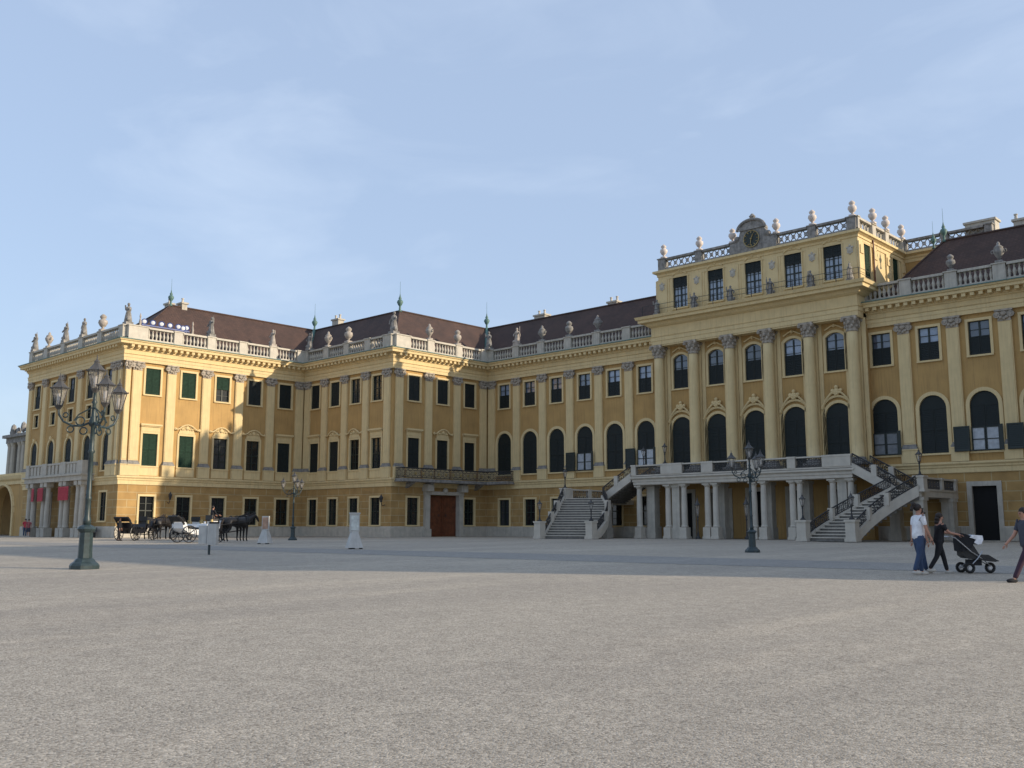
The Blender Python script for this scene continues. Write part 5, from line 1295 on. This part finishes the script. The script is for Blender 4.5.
def team(c, name1, name2, lab, bm_, wm, hd):
    global HC, dC
    HC = HR + R(hd); dC = Vector((math.cos(HC), math.sin(HC)))
    carriage(lab, c[0], c[1], HC, bm_, wm, M['leather'])
    for sd, nm, dd in ((-.5, name1, 3.0), (.5, name2, 3.2)):
        x, y = along(c, dd, sd); horse(nm, x, y, HC + R(3 * sd), 1.12)
c2 = (-61.2, 34.0)
team(c2, 'dark horse nearer the viewer pulling the white carriage', 'dark horse on the far side pulling the white carriage', 'open white carriage with black wheels in front of the sunlit wing', M['coachwhite'], M['coachblack'], 50)
x, y = along(c2, 1.3, 0); DRV = (x, y, HC)
c1 = (-73.3, 35.6)
team(c1, 'dark horse nearer the viewer pulling the dark carriage', 'dark horse on the far side pulling the dark carriage', 'dark open carriage at the left end of the carriage rank', M['coachblack'], M['leather'], 75)
x, y = -72.6, 34.1; person('coachman in black standing beside the dark carriage', x, y, HC - R(60), 1.78, (4, -4), (2, 2), (5, -5), (15, 15), 'blackcloth', 'blackcloth', 'short', shoes='blackcloth', long_sleeve=True)
c3 = (-72.6, 39.7)
carriage('pale carriage parked behind, between the two horse teams', c3[0], c3[1], HC, M['coachwhite'], M['coachblack'], M['leather'])
person('driver in black seated high on the white carriage', DRV[0], DRV[1], DRV[2], 1.75, (80, 80), (75, 75), (30, 30), (50, 50), 'blackcloth', 'blackcloth', 'short', shoes='blackcloth', long_sleeve=True, z=gz(DRV[0], DRV[1]) + 1.08)

# ------------------------------------------------------------------ stands and signs
def stand(label, x, y, rz, pic, framed):
    r_ = thing('display_stand', label, 'display stand', (x, y, gz(x, y)), rz)
    b = MB(); zt = .85
    b.v += [(-.36, -.36, .06), (.36, -.36, .06), (.36, .36, .06), (-.36, .36, .06), (-.16, -.16, zt), (.16, -.16, zt), (.16, .16, zt), (-.16, .16, zt)]
    b.f += [(0, 3, 2, 1), (4, 5, 6, 7), (0, 1, 5, 4), (1, 2, 6, 5), (2, 3, 7, 6), (3, 0, 4, 7)]
    put('base', b.mesh('base', M['standpaint']), (0, 0, 0), 0, r_)
    b = MB().box(-.34, -.2, -.34, -.2, 0, .06).box(.2, .34, -.34, -.2, 0, .06).box(-.1, .1, .2, .34, 0, .06); put('feet', b.mesh('feet', M['rubber']), (0, 0, 0), 0, r_)
    b = MB().box(-.24, .24, -.06, .06, zt, zt + .88)
    if framed: b.box(-.27, .27, -.09, .09, zt + .881, zt + .95)
    put('panel', b.mesh('panel', M['standpaint']), (0, 0, 0), 0, r_)
    b = MB().box(-.19, .19, -.075, -.062, zt + .08, zt + .8); put('poster', b.mesh('poster', pic), (0, 0, 0), 0, r_)
    return r_
stand('white pyramid foot stand with a white framed panel right of the carriages', -39.39, 30.56, HR + R(25), M['paper'], True)
stand('white pyramid foot stand with an orange poster beside the distant street lamp', -53.47, 34.52, HR - R(15), M['orange'], False)
r_ = thing('sign_box', 'white double box sign on a thin dark post in front of the white carriage', 'sign', (-36.6, 21.0, gz(-36.6, 21.0)), HR)
put('post', MB().tube((0, 0, 0), (0, 0, .5), .05, None, 8).mesh('post', M['darkmetal']), (0, 0, 0), 0, r_)
put('box', MB().box(-.05, .32, -.18, .18, .4, 1.25).mesh('box', M['standpaint']), (0, 0, 0), 0, r_)
put('box', MB().box(-.42, -.08, -.12, .2, .45, 1.18).mesh('box', M['standpaint']), (0, 0, 0), 0, r_)
put('lid', MB().box(.0, .3, -.16, .16, 1.251, 1.33).mesh('lid', M['coachblack']), (0, 0, 0), 0, r_)
b = MB().box(-1.3, 1.3, -.2, .2, .42, .5).box(-1.1, -.95, -.15, .15, 0, .42).box(.95, 1.1, -.15, .15, 0, .42).box(-1.3, 1.3, .2, .26, .55, .9)
r_ = thing('park_bench', 'dark bench against the plinth near the left wing corner', 'bench', (-95.0, Y1 - .8, 0), 0)
put('seat', MB().box(-1.3, 1.3, -.2, .2, .42, .5).mesh('seat', M['iron']), (0, 0, 0), 0, r_); put('backrest', MB().box(-1.3, 1.3, .2, .26, .55, .95).mesh('backrest', M['iron']), (0, 0, 0), 0, r_)
for s in (-1, 1): put('leg', MB().box(s * 1.05 - .07, s * 1.05 + .07, -.18, .24, 0, .42).mesh('leg', M['iron']), (0, 0, 0), 0, r_)
